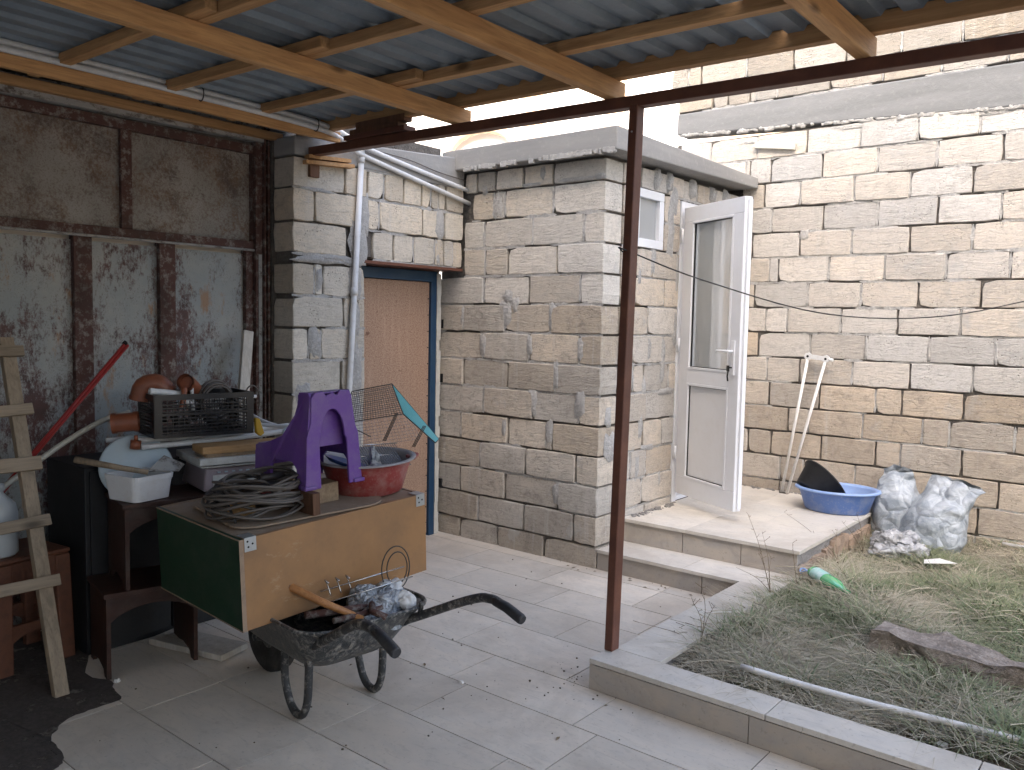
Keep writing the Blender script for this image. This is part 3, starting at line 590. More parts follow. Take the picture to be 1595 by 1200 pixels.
b = MB(); b.box(.62, X1+.3, YB+.018, YB+.2, 0, 3.18); b.box(.62, X1+.3, YB+.03, YB+.2, 3.44, 4.66); obj('mortar_bed', b, M['mortar_dark'], bw)
b = MB(); ribbons(b, 'x', YB, BR[8:], .72, .003, 1.6, 21); ribbons(b, 'x', YB, BR[:8], .38, .005, 1.3, 22)
for i, q in enumerate([(2.72, 1.48, .03, .2), (2.285, 1.48, .03, .18), (3.147, 1.48, .03, .2), (1.535, 2.08, .05, .19), (1.4, 3.13, .5, .05), (2.3, 3.15, .9, .05), (3.0, 3.13, .6, .06), (1.77, 2.35, .08, .1)]): blob(b, 'x', YB, *q, t=.002, seed=200+i)
r = random.Random(31)
for i in range(150):
    x = r.uniform(.64, X1); zz = 3.262-.0473*(x-.62); blob(b, 'x', YB, x, zz-r.uniform(-.004, .012), r.uniform(.03, .12), r.uniform(.012, .04), t=.009, seed=700+i)
obj('mortar_smears', b, M['smear'], bw, kind='stuff')
b = MB(); b.hexa([(.62, YB-.008, 3.262), (X1+.3, YB-.008, 3.05), (X1+.3, YB+.2, 3.05), (.62, YB+.2, 3.262), (.62, YB-.008, 3.44), (X1+.3, YB-.008, 3.435), (X1+.3, YB+.2, 3.425), (.62, YB+.2, 3.435)]); obj('concrete_band', b, M['band'], bw, bevel=.012)
UR = [(3.445, 3.63, ext([.62, .946, 1.081, 1.273, 1.321, 1.499, 1.916, 2.302, 2.697, 3.109])), (3.63, 3.825, ext([.55, .709, .831, 1.231, 1.623, 2.029, 2.422, 2.823])), (3.825, 4.02, ext([.62, .98, 1.39, 1.8, 2.21, 2.6, 3.0])), (4.02, 4.22, ext([.62, .8, 1.2, 1.61, 2.02, 2.42, 2.83])), (4.22, 4.42, ext([.62, 1.0, 1.4, 1.81, 2.2, 2.62, 3.0])), (4.42, 4.62, ext([.62, .8, 1.2, 1.61, 2.02, 2.42, 2.83]))]
for z0, z1, js in UR: lay(bw, YB, 'x', z0, z1, js, 'stone_up')
b = MB(); ribbons(b, 'x', YB, UR, .6, .004, 1.3, 23); obj('mortar_smears', b, M['smear'], bw, kind='stuff')
b = MB(); b.bar((1.34, YB-.02, 3.095), (1.68, YB-.02, 3.045), .03, .05); setp(obj('wooden_lath', b, M['foam'], bevel=.003), 'short pale lath stuck to the boundary wall above the outbuilding roof', 'wooden lath')

# ------------------------------------------------------------------ gate, post and lintel left of the wall
gt = thing('metal_gate', 'tall rusty sheet-metal gate with peeling pale paint', 'gate', (-.3, -3.0, 0))
GX = -.30; vb = [-1.60, -2.145, -2.605, -3.08, -3.55, -4.05, -4.55]
for a, c in zip(vb[:-1], vb[1:]):
    b = MB(); b.box(GX-.012, GX, c+.045, a-.045, .05, 2.0); obj('lower_panel', b, M['gate'], gt)
for y_ in vb:
    b = MB(); b.box(GX-.02, GX+.030, y_-.05, y_+.046, .03, 2.03); b.box(GX+.030, GX+.036, y_-.05, y_-.03, .03, 2.03); obj('upright', b, M['rust'], gt, bevel=.003)
uv = [-1.575, -2.37, -3.16, -3.96, -4.6]
for a, c in zip(uv[:-1], uv[1:]):
    b = MB(); b.box(GX-.012, GX+.002, c+.03, a-.03, 2.08, 2.62); obj('upper_panel', b, M['gate_up'], gt)
for y_ in uv:
    b = MB(); b.box(GX-.02, GX+.028, y_-.03, y_+.03, 2.078, 2.62); obj('upright', b, M['rust'], gt, bevel=.003)
for z0, z1 in ((2.03, 2.078), (2.60, 2.652), (.0, .05)):
    b = MB(); b.box(GX-.02, GX+.04, -4.62, -1.55, z0, z1); obj('rail', b, M['rust'], gt, bevel=.003)
b = MB(); b.tube([(GX+.045, -4.6, 2.022), (GX+.045, -1.6, 2.024)], .008, 6); obj('rail', b, M['lintel'], gt)
gp = thing('gate_post', 'dark rusted steel post between the gate and the block wall', 'post', (-.25, -1.53, 0))
b = MB(); b.box(-.30, -.235, -1.60, -1.555, 0, 2.76); b.box(-.30, -.21, -1.555, -1.545, 0, 2.76); b.box(-.255, -.21, -1.53, -1.516, 0, 2.76); obj('channel', b, M['rust'], gp, bevel=.003)
b = MB(); b.box(-.232, -.228, -1.585, -1.562, 0, 2.0); obj('pale_strip', b, M['lintel'], gp)
gl = thing('gate_lintel', 'long grey lintel with flaking paint above the gate', 'lintel', (-.25, -3.1, 2.7))
b = MB(); b.hexa([(-.28, -4.62, 2.635), (-.215, -4.62, 2.635), (-.215, -1.55, 2.672), (-.28, -1.55, 2.672), (-.28, -4.62, 2.715), (-.215, -4.62, 2.715), (-.215, -1.55, 2.785), (-.28, -1.55, 2.785)]); obj('face', b, M['lintel'], gl, bevel=.003)
b = MB(); b.box(-.45, -.285, -4.62, -1.5, 2.655, 3.0); obj('upstand', b, M['mortar_dark'], gl)
b = MB(); b.box(-.50, -.34, -8, -1.56, -.02, 2.78); b.box(-.50, -.25, -8, -4.62, -.02, 3.0); setp(obj('street_side_wall', b, M['unseen_house']), 'plain rendered wall that carries the gate beyond its left end', 'wall')

# ------------------------------------------------------------------ unseen building added behind the camera; shades the lower yard, bounces light
b = MB(); b.box(-6, 14, -14, -7.6, -.05, 11.6); b.box(-6.2, 14.2, -14.2, -7.3, 11.6, 11.8)
setp(obj('unseen_house', b, M['unseen_house']), 'unseen building added behind the camera to shade the lower yard', 'unseen_house')

# ------------------------------------------------------------------ canopy
cp = thing('canopy', 'lean-to canopy of corrugated sheets on pine rafters', 'canopy', (2.24, -1.41, .14))
def zt(x): return 2.645-.0165*x     # top of the steel beam
b = MB(); b.hexa([(-.02, -1.40, zt(-.02)-.05), (5.0, -1.40, zt(5.0)-.05), (5.0, -1.34, zt(5.0)-.05), (-.02, -1.34, zt(-.02)-.05), (-.02, -1.40, zt(-.02)), (5.0, -1.40, zt(5.0)), (5.0, -1.34, zt(5.0)), (-.02, -1.34, zt(-.02))])
obj('beam', b, M['beam'], cp, bevel=.004)
b = MB(); b.bar((2.237, -1.392, .14), (2.272, -1.372, 2.568), .062, .042, up=(1, 0, 0)); obj('post', b, M['beam'], cp, bevel=.005)
b = MB(); r = random.Random(2)
for z_ in (2.45, 1.62, 1.25, .95, .7): b.tube([(2.236+.0144*z_, -1.405, z_), (2.236+.0144*z_, -1.41, z_)], .004, 6)
obj('screws', b, M['zincbracket'], cp, kind='stuff')
zr = lambda x: max(zt(x), 2.60)-.004
b = MB(); b.box(.155, .188, -7.5, -1.30, 2.668, 2.727); obj('wall_board', b, M['pine'], cp, bevel=.003)
for (xa, ya), (xb_, yb_) in (((1.21, -1.30), (1.36, -6.3)), ((2.145, -1.31), (2.21, -6.3)), ((3.222, -1.33), (3.22, -6.3)), ((4.25, -1.30), (4.25, -6.3)), ((4.95, -1.30), (4.95, -6.3))):
    b = MB(); zz = (zt(xa)+2.725-.0155*xa)/2; b.bar((xa, ya, zz), (xb_, yb_, zz), .055, 2.725-.0155*xa-zt(xa)); obj('rafter', b, M['pine'], cp, bevel=.004)
for i, y_ in enumerate((-1.368, -1.845, -2.385, -2.885, -3.40, -3.92, -4.44, -4.96, -5.48, -6.0)):
    j = random.uniform(-.01, .01)
    b = MB(); b.hexa([(-.12, y_-.028, 2.731), (1.42, y_-.028+j, 2.707), (1.42, y_+.022+j, 2.707), (-.12, y_+.022, 2.731), (-.12, y_-.028, 2.776), (1.42, y_-.028+j, 2.752), (1.42, y_+.022+j, 2.752), (-.12, y_+.022, 2.776)])
    if i: obj('purlin', b, M['pine_x'], cp, bevel=.003)
    d = .052 if i else 0; e_ = .046 if i else .071
    b = MB(); xs = .98 if i else -.12
    z0 = 2.727-.0155*xs; z1_ = 2.727-.0155*5.0
    b.hexa([(xs, y_-.028+d, z0), (5.0, y_-.028+d, z1_), (5.0, y_+.022+d, z1_), (xs, y_+.022+d, z0), (xs, y_-.028+d, z0+e_), (5.0, y_-.028+d, z1_+e_), (5.0, y_+.022+d, z1_+e_), (xs, y_+.022+d, z0+e_)])
    obj('purlin', b, M['pine_x'], cp, bevel=.003)
# corrugated sheets, ribs running from the added unseen house to the yard edge
def sheet(xa, xb_, lift):
    b = MB(); p = .1375; x = xa; xs = []
    while x < xb_:
        for dx, dz in ((0, 0), (.062, 0), (.078, .022), (.118, .022)): xs.append((x+dx, dz))
        x += p
    ys_ = [-1.325+random.uniform(-.008, .01)]+list(np.arange(-2.5, -6.0, -1.0))+[-6.32]; vs = []; fs = []
    for yy in ys_:
        for x_, dz in xs: vs.append((x_, yy, 2.777-.0155*x_+dz+lift))
    m = len(xs)
    for i in range(len(ys_)-1):
        for k_ in range(m-1): fs.append((i*m+k_, i*m+k_+1, (i+1)*m+k_+1, (i+1)*m+k_))
    b.add(vs, fs); return b
x = -.36; i = 0
while x < 4.6:
    o = obj('roof_sheet', sheet(x, x+1.1, .0016*(i % 2)), M['zinc'], cp); sm = o.modifiers.new('thickness', 'SOLIDIFY'); sm.thickness = .0008; x += 1.1; i += 1
# wood along the gate side
b = MB(); b.box(-.22, -.17, -7.5, -1.45, 2.69, 2.735); obj('wall_plate', b, M['pine'], cp, bevel=.003)
sh = [(.36, .86, 2.645, 2.672), (.40, .80, 2.674, 2.70), (.44, .84, 2.702, 2.74)]
for n_, (a, c, z0, z1) in enumerate(sh):
    b = MB(); b.box(a, c, -1.42+.01*n_, -1.33-.004*n_, z0-.008, z1-.008)
    obj('packing_board', b, M['board_dark'] if n_ else M['beam'], cp, bevel=.003)
b = MB(); b.box(-.02, .03, -1.40, -1.33, 2.47, 2.60); obj('packing_board', b, M['board_dark'], cp, bevel=.003)

# ------------------------------------------------------------------ pipes
def pipe(label, pts, r_, m, cat='pipe', name='pipe', n=5, group=None, sides=10):
    b = MB(); b.tube(smooth_path(pts, n) if len(pts) > 2 and n > 1 else pts, r_, sides); return setp(obj(name, b, m), label, cat, group)
pipe('upper of the two white pipes running under the canopy along the gate', [(.215, -6.3, 2.765), (.213, -3.1, 2.765), (.205, -2.2, 2.762), (.20, -1.45, 2.745), (.10, -1.1, 2.715), (.035, -.85, 2.69), (.035, .04, 2.565)], .0155, M['pvc'])
pipe('lower of the two white pipes running under the canopy along the gate', [(.222, -6.3, 2.733), (.222, -3.1, 2.733), (.214, -2.2, 2.73), (.21, -1.45, 2.712), (.10, -1.15, 2.675), (.035, -.92, 2.645), (.035, .04, 2.475)], .0155, M['pvc'])
b = MB(); b.tube([(.03, -1.0, 2.70), (.03, -1.09, 1.2), (.03, -1.15, .02)], .019, 10)
sp = setp(obj('drain_pipe', b, M['pvc']), 'slim white upright pipe leaning on the wall left of the hardboard door', 'pipe')
b = MB(); b.tube([(.03, -1.003, 2.66), (.03, -1.006, 2.61)], .023, 10); b.tube([(.03, -1.053, 1.82), (.03, -1.056, 1.77)], .0225, 10); obj('coupling', b, M['pvc'], sp)
for n_, y_ in enumerate((-2.22, -1.50)):
    b = MB(); b.tube([(.215+.026*math.cos(t), y_, (2.746 if n_ == 0 else 2.73)+.036*math.sin(t)) for t in np.linspace(0, 2*math.pi, 13)], .003, 5)
    setp(obj('pipe_tie', b, M['cable_dark']), ['black tie round the twin white pipes halfway along the gate', 'black tie round the twin white pipes near the beam end'][n_], 'cable tie')
pipe('thin grey cable sagging along the concrete beam over the hardboard door', [(.03, -1.0, 2.71), (.025, -.6, 2.70), (.025, -.3, 2.66), (.03, -.02, 2.64)], .0035, M['cable'], 'cable', 'cable')
pipe('thin dark cable slung from the steel post across the white door', [(2.25, -1.415, 1.935), (2.23, -1.405, 1.95), (2.265, -1.40, 1.94), (2.40, -.9, 1.83), (2.62, .1, 1.70), (2.95, 1.0, 1.70), (3.35, 1.6, 1.815), (4.2, 2.0, 2.1)], .0035, M['cable_dark'], 'cable', 'cable')

# ------------------------------------------------------------------ neighbour's white building beyond the roof
nb = thing('neighbour_building', 'bright white rendered building rising behind the outbuilding roof', 'building', (-5, 8, 0))
b = MB(); b.box(-7.6, -1.25, 6, 10, 0, 7.5); obj('wall', b, M['plaster'], nb)
b = MB(); b.box(-1.25, .2, 7.2, 10, 0, 7.2); obj('wall', b, M['plaster'], nb)
for x_ in (-2.55, -4.05):
    b = MB(); b.box(x_-.18, x_+.18, 5.94, 6.0, 0, 7.2); obj('pilaster', b, M['beige'], nb)
b = MB(); pts = [(x_, 5.9, 4.35+.42*math.sqrt(max(0, 1-((x_+5.1)/.75)**2))) for x_ in np.linspace(-5.85, -4.35, 13)]
b.tube(pts, .07, 8); obj('arch_moulding', b, M['beige'], nb)
b = MB(); b.box(-7.65, -1.2, 5.85, 6.0, 3.9, 4.02); obj('cornice', b, M['plaster'], nb)
b = MB(); b.box(-1.3, -.4, 7.1, 7.2, 3.5, 4.6); obj('window_surround', b, M['beige'], nb)

# ================================================================== things under the canopy
# ---- ladder leaning on the gate
def LR(z_): return Vector((.585-.372*z_, -3.105+.012*z_, z_))
ld = thing('wooden_ladder', 'rough home-made wooden ladder leaning against the gate at the far left', 'ladder', (.585, -3.2, 0))
for dy in (0, -.46):
    b = MB(); off = Vector((0, dy, 0)); b.bar(LR(0)+off+Vector((0, 0, .0)), LR(1.50)+off, .058, .04, up=(1, 0, .3)); obj('rail', b, M['pine_grey'], ld, bevel=.003)
for i, z_ in enumerate((.45, .70, .94, 1.175, 1.43)):
    p = LR(z_)+Vector((.032, 0, .008)); b = MB(); b.bar(p+Vector((0, .055, .006)), p+Vector((0, -.56, -.022 if i % 2 else .01)), .022, .05 if i != 2 else .062, up=(-.37, 0, 1)); obj('rung', b, M['pine_grey_x'], ld, bevel=.003)

# ---- plastic rattan-look stool with a jug
ps = thing('plastic_stool', 'square red-brown woven plastic stool behind the ladder', 'stool', (.05, -3.04, 0))
F = frame((.20, -3.05, 0), R(97-90))     # front face looks to +x
b = MB(); b.box(-.34, .0, -.17, .17, .50, .525, F); obj('seat', b, M['rattan'], ps, bevel=.012)
for (sx, sy) in ((0, -1), (0, 1), (1, -1), (1, 1)):
    b = MB(); x0 = -.005 if sx == 0 else -.335; xx = (lambda a: -a) if sx == 0 else (lambda a: -.34+a)
    y_ = .165*sy; yi = .075*sy
    b.hexa([F(xx(.0)+.012, y_+.012*sy, 0), F(xx(.05), y_+.012*sy, 0), F(xx(.05), yi+.03*sy, 0), F(xx(.0)+.012, yi+.03*sy, 0), F(xx(0), y_, .50), F(xx(.06), y_, .50), F(xx(.06), yi+.02*sy, .50), F(xx(0), yi+.02*sy, .50)]); obj('leg', b, M['rattan'], ps, bevel=.008)
n = 10
for x_ in (-.02, -.32):
    b = MB(); b.box(x_-.012, x_+.012, -.16, .16, .40, .50, F); obj('apron', b, M['rattan'], ps)
    up_ = [F(x_+.012, -.15+.30*i/n, .215) for i in range(n+1)]; lo = [F(x_+.012, -.15+.30*i/n, .10+.075*math.sin(math.pi*i/n)) for i in range(n+1)]
    b = MB(); b.prism(up_+lo[::-1], F(-.024, 0, 0)-F(0, 0, 0)); obj('stretcher', b, M['rattan'], ps)
for y_ in (-.155, .155):
    b = MB(); b.box(-.32, -.02, y_-.01, y_+.01, .38, .50, F); obj('apron', b, M['rattan'], ps)
    b = MB(); b.box(-.32, -.02, y_-.01, y_+.01, .14, .20, F); obj('stretcher', b, M['rattan'], ps)
jg = thing('plastic_jug', 'cloudy white plastic jug standing on the woven stool', 'jug', (.09, -3.17, .525))
F = frame((.10, -3.165, .525)); b = MB(); b.lathe([(.0, 0), (.07, 0), (.082, .012), (.084, .19), (.075, .235), (.04, .27), (.028, .285), (.028, .30)], F, 20, sx=.9); obj('body', b, M['jug'], jg)
b = MB(); b.lathe([(0, .325), (.03, .325), (.033, .32), (.033, .296), (0, .296)], F, 16); obj('cap', b, M['jug'], jg)

# ---- two dark wooden stools, one on the other
def wood_stool(label, o, ang, Wd=.395, Dp=.33, H=.39):
    t = thing('wooden_stool', label, 'stool', o, 'dark wooden stools stacked in two tiers'); F = frame(o, ang)   # local y along the front, x towards the yard
    b = MB(); b.box(-Dp, .012, -.012, Wd+.012, H-.02, H, F); obj('seat', b, M['stool_wood'], t, bevel=.003)
    for y_ in (0, Wd-.018):
        b = MB(); pr = [(-Dp+.01, H-.02), (-Dp+.01, 0), (-Dp+.05, 0), (-Dp+.07, .03), (-Dp/2, .045), (-.07, .03), (-.05, 0), (0, 0), (0, H-.02)]
        b.prism([F(px, y_, pz) for px, pz in pr], F(0, .018, 0)-F(0, 0, 0)); obj('side_panel', b, M['stool_wood'], t)
    for x_ in (-.016, -Dp+.03):
        b = MB(); n = 12; top = [(.018, H-.02), (Wd-.018, H-.02)]; low = [(Wd-.018-(Wd-.036)*i/n, H-.135+.06*math.sin(math.pi*i/n)**.7) for i in range(n+1)]
        b.prism([F(x_, a, c) for a, c in top+low], F(.014, 0, 0)-F(0, 0, 0)); obj('apron', b, M['stool_wood'], t)
    return t
a_ = math.atan2(-.088, .393)
wood_stool('lower dark wooden stool, standing on the floor under its twin', (.573, -2.905, 0), a_)
wood_stool('upper dark wooden stool, stacked and carrying the white tub', (.592, -2.825, .3905), a_, .40)
b = MB(); b.bar((.30, -2.50, .02), (.75, -2.38, .02), .18, .03); setp(obj('floor_board', b, M['plank_white'], bevel=.003), 'short pale board lying on the floor behind the wheelbarrow', 'board')

# ---- dark low cabinet behind the stools that carries the crate and pipes
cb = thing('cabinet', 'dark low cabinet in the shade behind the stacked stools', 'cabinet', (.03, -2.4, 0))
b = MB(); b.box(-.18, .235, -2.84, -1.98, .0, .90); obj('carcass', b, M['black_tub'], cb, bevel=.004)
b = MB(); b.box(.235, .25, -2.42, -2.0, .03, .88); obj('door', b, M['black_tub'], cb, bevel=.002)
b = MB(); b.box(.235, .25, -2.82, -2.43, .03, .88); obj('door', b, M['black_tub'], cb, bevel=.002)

# ---- white tub with lid and trowel
F = frame((.44, -2.78, .782), R(8))
def rect_tub(o, ang, L, Wd, H, m, name, label, cat, fl=.88, group=None):
    F = frame(o, ang); t = thing(name, label, cat, o, group); b = MB(); th_ = .004
    def ring(sx, sy, z_, rr=.03, n=5):
        out = []
        for cx_, cy_, a0 in ((1, 1, 0), (-1, 1, 90), (-1, -1, 180), (1, -1, 270)):
            for i in range(n):
                a = R(a0+90*i/(n-1)); out.append(F(cx_*(sx-rr)+rr*math.cos(a), cy_*(sy-rr)+rr*math.sin(a), z_))
        return out
    rings = [ring(L/2*fl, Wd/2*fl, 0), ring(L/2*.97, Wd/2*.97, H*.80), ring(L/2*1.0, Wd/2*1.0, H*.80), ring(L/2*1.0, Wd/2*1.0, H), ring(L/2*.95, Wd/2*.95, H), ring(L/2*(fl-.03), Wd/2*(fl-.03), .006)]
    n = 20; vs = [v for r_ in rings for v in r_]; fs = [tuple(range(n-1, -1, -1)), tuple(5*n+i for i in range(n))]
    for k_ in range(5):
        for i in range(n): fs.append((k_*n+i, k_*n+(i+1) % n, (k_+1)*n+(i+1) % n, (k_+1)*n+i))
    b.add(vs, fs); obj('tub', b, m, t); return t
rect_tub((.505, -2.715, .784), R(10), .23, .215, .115, M['white_plastic'], 'plastic_tub', 'small white rectangular tub on the stacked stools', 'tub')
F0 = Vector((.38, -2.66, .79)); n_ = Vector((.80, -.25, .42)).normalized(); u_ = n_.cross(Vector((0, 0, 1))).normalized(); v_ = u_.cross(n_)
cen = F0+Vector((0, 0, .115))
b = MB(); b.lathe([(0, .0), (.155, .0), (.165, -.008), (.165, -.02), (.158, -.02), (.152, -.006), (0, -.006)], lambda x_, y_, z_: cen+u_*x_-v_*y_*.98+n_*z_, 36)
setp(obj('bucket_lid', b, M['lid']), 'pale blue round lid propped upright behind the white tub', 'lid')
tw = thing('trowel', 'trowel with a long wooden handle resting in the white tub', 'trowel', (.5, -2.75, .9))
b = MB(); b.tube([(.35, -2.93, .965), (.50, -2.78, .925), (.56, -2.70, .905)], [.016, .013, .012], 8); obj('handle', b, M['pine_grey'], tw)
b = MB(); b.prism([(.545, -2.70, .905), (.515, -2.60, .965), (.52, -2.50, .912), (.575, -2.56, .893)], (.002, 0, .003)); obj('blade', b, M['lintel'], tw)

# ---- white countertop scale with boards on it
F = frame((.645, -2.475, .782), a_)
sc = thing('shop_scale', 'dirty white shop scale with a sloping mauve front panel', 'scale', (.5, -2.3, .782))
b = MB(); b.hexa([F(-.34, .0, .01), F(.0, .0, .01), F(.0, .34, .01), F(-.34, .34, .01), F(-.33, .02, .115), F(-.03, .02, .115), F(-.03, .32, .115), F(-.33, .32, .115)]); obj('body', b, M['scale_body'], sc, bevel=.008)
b = MB(); b.hexa([F(-.001, .045, .022), F(.004, .045, .022), F(.004, .30, .022), F(-.001, .30, .022), F(-.023, .05, .082), F(-.018, .05, .082), F(-.018, .29, .082), F(-.023, .29, .082)]); pn = obj('front_panel', b, M['scale_top'], sc)
b = MB()
for y_ in (.095, .13): b.tube([F(-.006, y_, .055), F(.002, y_, .056)], .011, 12)
obj('knob', b, M['tool'], sc)
b = MB(); b.box(-.35, .0, -.01, .35, .122, .130, F); b.box(-.36, .012, -.02, .36, .136, .168, F); obj('platter', b, M['scale_top'], sc, bevel=.008)
b = MB()
for i in range(6): b.box(-.020, -.014, .07+.035*i, .085+.035*i, .093, .099, F)
obj('lamp_row', b, M['lid'], sc)
b = MB()
for q in (.03, .31): b.box(-.30, -.28, q, q+.02, 0, .01, F); b.box(-.04, -.02, q, q+.02, 0, .01, F)
obj('foot', b, M['rubber'], sc)
zz = .782+.168
for lb, y0, y1, x0, x1, z0, z1, m in (('short grey board lying directly on the shop scale', .02, .34, -.20, -.02, 0, .018, 'offcut'), ('orange board on the shop scale, upper of the two', .0, .46, -.17, -.01, .0185, .052, 'board')):
    b = MB(); b.box(x0, x1, y0, y1, zz-.782+z0, zz-.782+z1, F); setp(obj('board', b, M[m], bevel=.003), lb, 'board')

# ---- white pipes heaped over the boards
zp = zz+.056
PP = [('front white pipe of the heap under the black crate', [(.33, -2.66, zp+.012), (.40, -2.2, zp+.02), (.44, -1.85, zp+.03)], .015),
      ('second white pipe of the heap, ending beside the purple step stool', [(.38, -2.64, zp-.012), (.47, -2.2, zp+.0), (.60, -1.86, zp+.035)], .014),
      ('thin white pipe farthest back under the black crate', [(.20, -2.72, zp+.01), (.27, -2.3, zp+.02), (.30, -1.9, zp+.02)], .011),
      ('white pipe slanting down from the right of the black crate', [(.12, -1.98, zp+.14), (.35, -1.96, zp+.06), (.55, -1.90, zp+.02)], .010),
      ('second white pipe slanting from the crate towards the purple step stool', [(.30, -2.14, zp+.075), (.42, -2.0, zp+.045), (.62, -1.84, zp+.04)], .010),
      ('white pipe pointing right from behind the black crate', [(.0, -2.18, zp+.17), (.06, -1.80, zp+.16)], .010)]
for lb, pts, r_ in PP: pipe(lb, pts, r_, M['pvc'], 'pipe', 'plastic_pipe', 4, 'white plastic pipes heaped on the boards')
b = MB(); b.tube(smooth_path([(.62, -2.02, zp-.03), (.60, -1.99, zp+.0), (.56, -1.95, zp+.03), (.55, -1.86, zp+.035)], 4), .013, 8); setp(obj('pipe_bend', b, M['lid']), 'short pale pipe bend hanging in front of the heaped pipes', 'pipe bend')
b = MB(); b.tube([(.36, -2.66, zp-.02), (.362, -2.655, zp+.02)], .024, 12); b.tube([(.362, -2.655, zp+.02), (.362, -2.655, zp+.045)], .009, 8); setp(obj('pipe_valve', b, M['sewer']), 'small orange-brown valve at the left end of the heaped pipes', 'valve')
b = MB(); b.tube([(.60, -1.93, zp+.045), (.60, -1.82, zp+.06)], .022, 12); setp(obj('metal_tin', b, M['zincbracket']), 'small silver tin lying by the low end of the purple step stool', 'tin')

# ---- black crate with fittings
F = frame((.487, -2.628, zp+.036), math.atan2(-.10, .45)); CW, CD, CH = .47, .28, .205
cr = thing('plastic_crate', 'black slatted plastic crate full of pipe fittings', 'crate', tuple(F(-.14, .23, 0)))
b = MB(); b.box(-CD, 0, 0, CW, 0, .006, F); obj('base', b, M['black_plastic'], cr)
def crate_side(P, L):       # P(u, z, d)
    b = MB()
    def bx(u0, u1, z0, z1, d0=0, d1=.006):
        b.hexa([P(u0, z0, d0), P(u1, z0, d0), P(u1, z0, d1), P(u0, z0, d1), P(u0, z1, d0), P(u1, z1, d0), P(u1, z1, d1), P(u0, z1, d1)])
    for z_ in np.arange(.022, CH-.035, .0165): bx(.03, L-.03, z_, z_+.0055)
    u = .03
    while u < L-.02: bx(u, u+.004, .01, CH-.03, .001, .005); u += .026
    bx(0, L, 0, .018, -.001, .008); bx(0, L, CH-.026, CH, -.004, .010); bx(0, .034, .018, CH-.026, -.002, .007); bx(L-.034, L, .018, CH-.026, -.002, .007); bx(0, L, CH*.52, CH*.52+.010, -.003, .006)
    return b
for P, L in ((lambda u, z_, d: F(-d, u, z_), CW), (lambda u, z_, d: F(-CD+d, u, z_), CW), (lambda u, z_, d: F(-u, d, z_), CD), (lambda u, z_, d: F(-u, CW-d, z_), CD)):
    obj('side', crate_side(P, L), M['black_plastic'], cr, recalc=True)
def G_(x_, y_, z_): return F(x_, y_, z_)
def fitting(label, pts, r_, m, wall=.004, cat='pipe fitting', name='pipe_fitting'):
    b = MB(); P = smooth_path(pts, 4); b.tube(P, r_, 14, caps=False); b.tube(P, r_-wall, 14, caps=False)
    d = (P[-1]-P[-2]).normalized(); b.tube([P[-1]-d*.02, P[-1]], r_*1.1, 14, caps=False); b.tube([P[0], P[0]+(P[1]-P[0]).normalized()*.02], r_*1.1, 14, caps=False)
    b.tube([P[0]+(P[1]-P[0]).normalized()*.03, P[0]+(P[1]-P[0]).normalized()*.032], r_-wall*1.2, 14); return setp(obj(name, b, m), label, cat, 'pipe fittings in and beside the crate')
fitting('domed orange-brown elbow sticking out of the left of the black crate', [G_(-.18, -.015, .17), G_(-.17, .0, .235), G_(-.15, .06, .245), G_(-.14, .10, .20)], .048, M['sewer'])
fitting('orange-brown pipe end facing the camera in the middle of the crate', [G_(-.045, .155, .26), G_(-.11, .20, .235), G_(-.19, .26, .19)], .038, M['sewer'])
fitting('orange-brown pipe stub lying left of the black crate', [G_(-.20, -.14, .06), G_(-.16, -.03, .07)], .045, M['sewer'])
fitting('white pipe fitting lying across the left rim of the crate', [G_(-.04, -.01, .222), G_(-.05, .07, .212), G_(-.05, .15, .20)], .015, M['pvc'])
fitting('white elbow hanging inside the front of the crate', [G_(-.05, .10, .205), G_(-.04, .14, .19), G_(-.03, .17, .15)], .014, M['white_plastic'])
fitting('thin white stub standing upright inside the crate', [G_(-.08, .20, .12), G_(-.05, .185, .23)], .008, M['pvc'])
fitting('dull red stub dangling over the front of the crate', [G_(-.03, .145, .23), G_(-.02, .14, .20), G_(-.02, .13, .14)], .013, M['sewer'])
b = MB()
for i in range(7):
    r0 = .085+.008*math.sin(i*2.1); c0 = G_(-.10-.012*i, .33, .15+.004*i)
    b.tube([c0+Vector((-.02*math.cos(t), r0*1.1*math.cos(t), r0*math.sin(t)*.95)) for t in np.linspace(0, 2*math.pi, 25)[:-1]], .0055, 6, closed=True)
setp(obj('hose_coil', b, M['cable']), 'grey-brown hose coil standing in the right of the crate', 'hose')
b = MB(); b.tube([G_(-.03, .475, .10)+Vector((0, .045*math.cos(t), .075*math.sin(t)+.06)) for t in np.linspace(-.6, 3.6, 16)], .004, 6); setp(obj('loop_of_cable', b, M['cable']), 'thin loop of cable hanging out at the right corner of the crate', 'cable')
b = MB(); b.prism([G_(.01, .478, .075), G_(.01, .50, .07), G_(.01, .525, -.005), G_(.01, .505, -.02), G_(.01, .482, .0)], (-.02, .0, 0)); setp(obj('spirit_level_end', b, M['yellow'], bevel=.004), 'yellow plastic piece hanging at the right of the black crate', 'plastic piece')
b = MB(); rr = random.Random(12)
for i in range(22):
    p = G_(-.04-.2*rr.random(), .04+.4*rr.random(), .02+.13*rr.random()); q = p+Vector((rr.uniform(-.05, .05), rr.uniform(-.06, .06), rr.uniform(-.03, .04)))
    b.tube([p, q], rr.uniform(.008, .02), 8)
setp(obj('scrap_fittings', b, M['rubber']), 'jumble of dark scrap filling the bottom of the crate', 'scrap', kind='stuff')

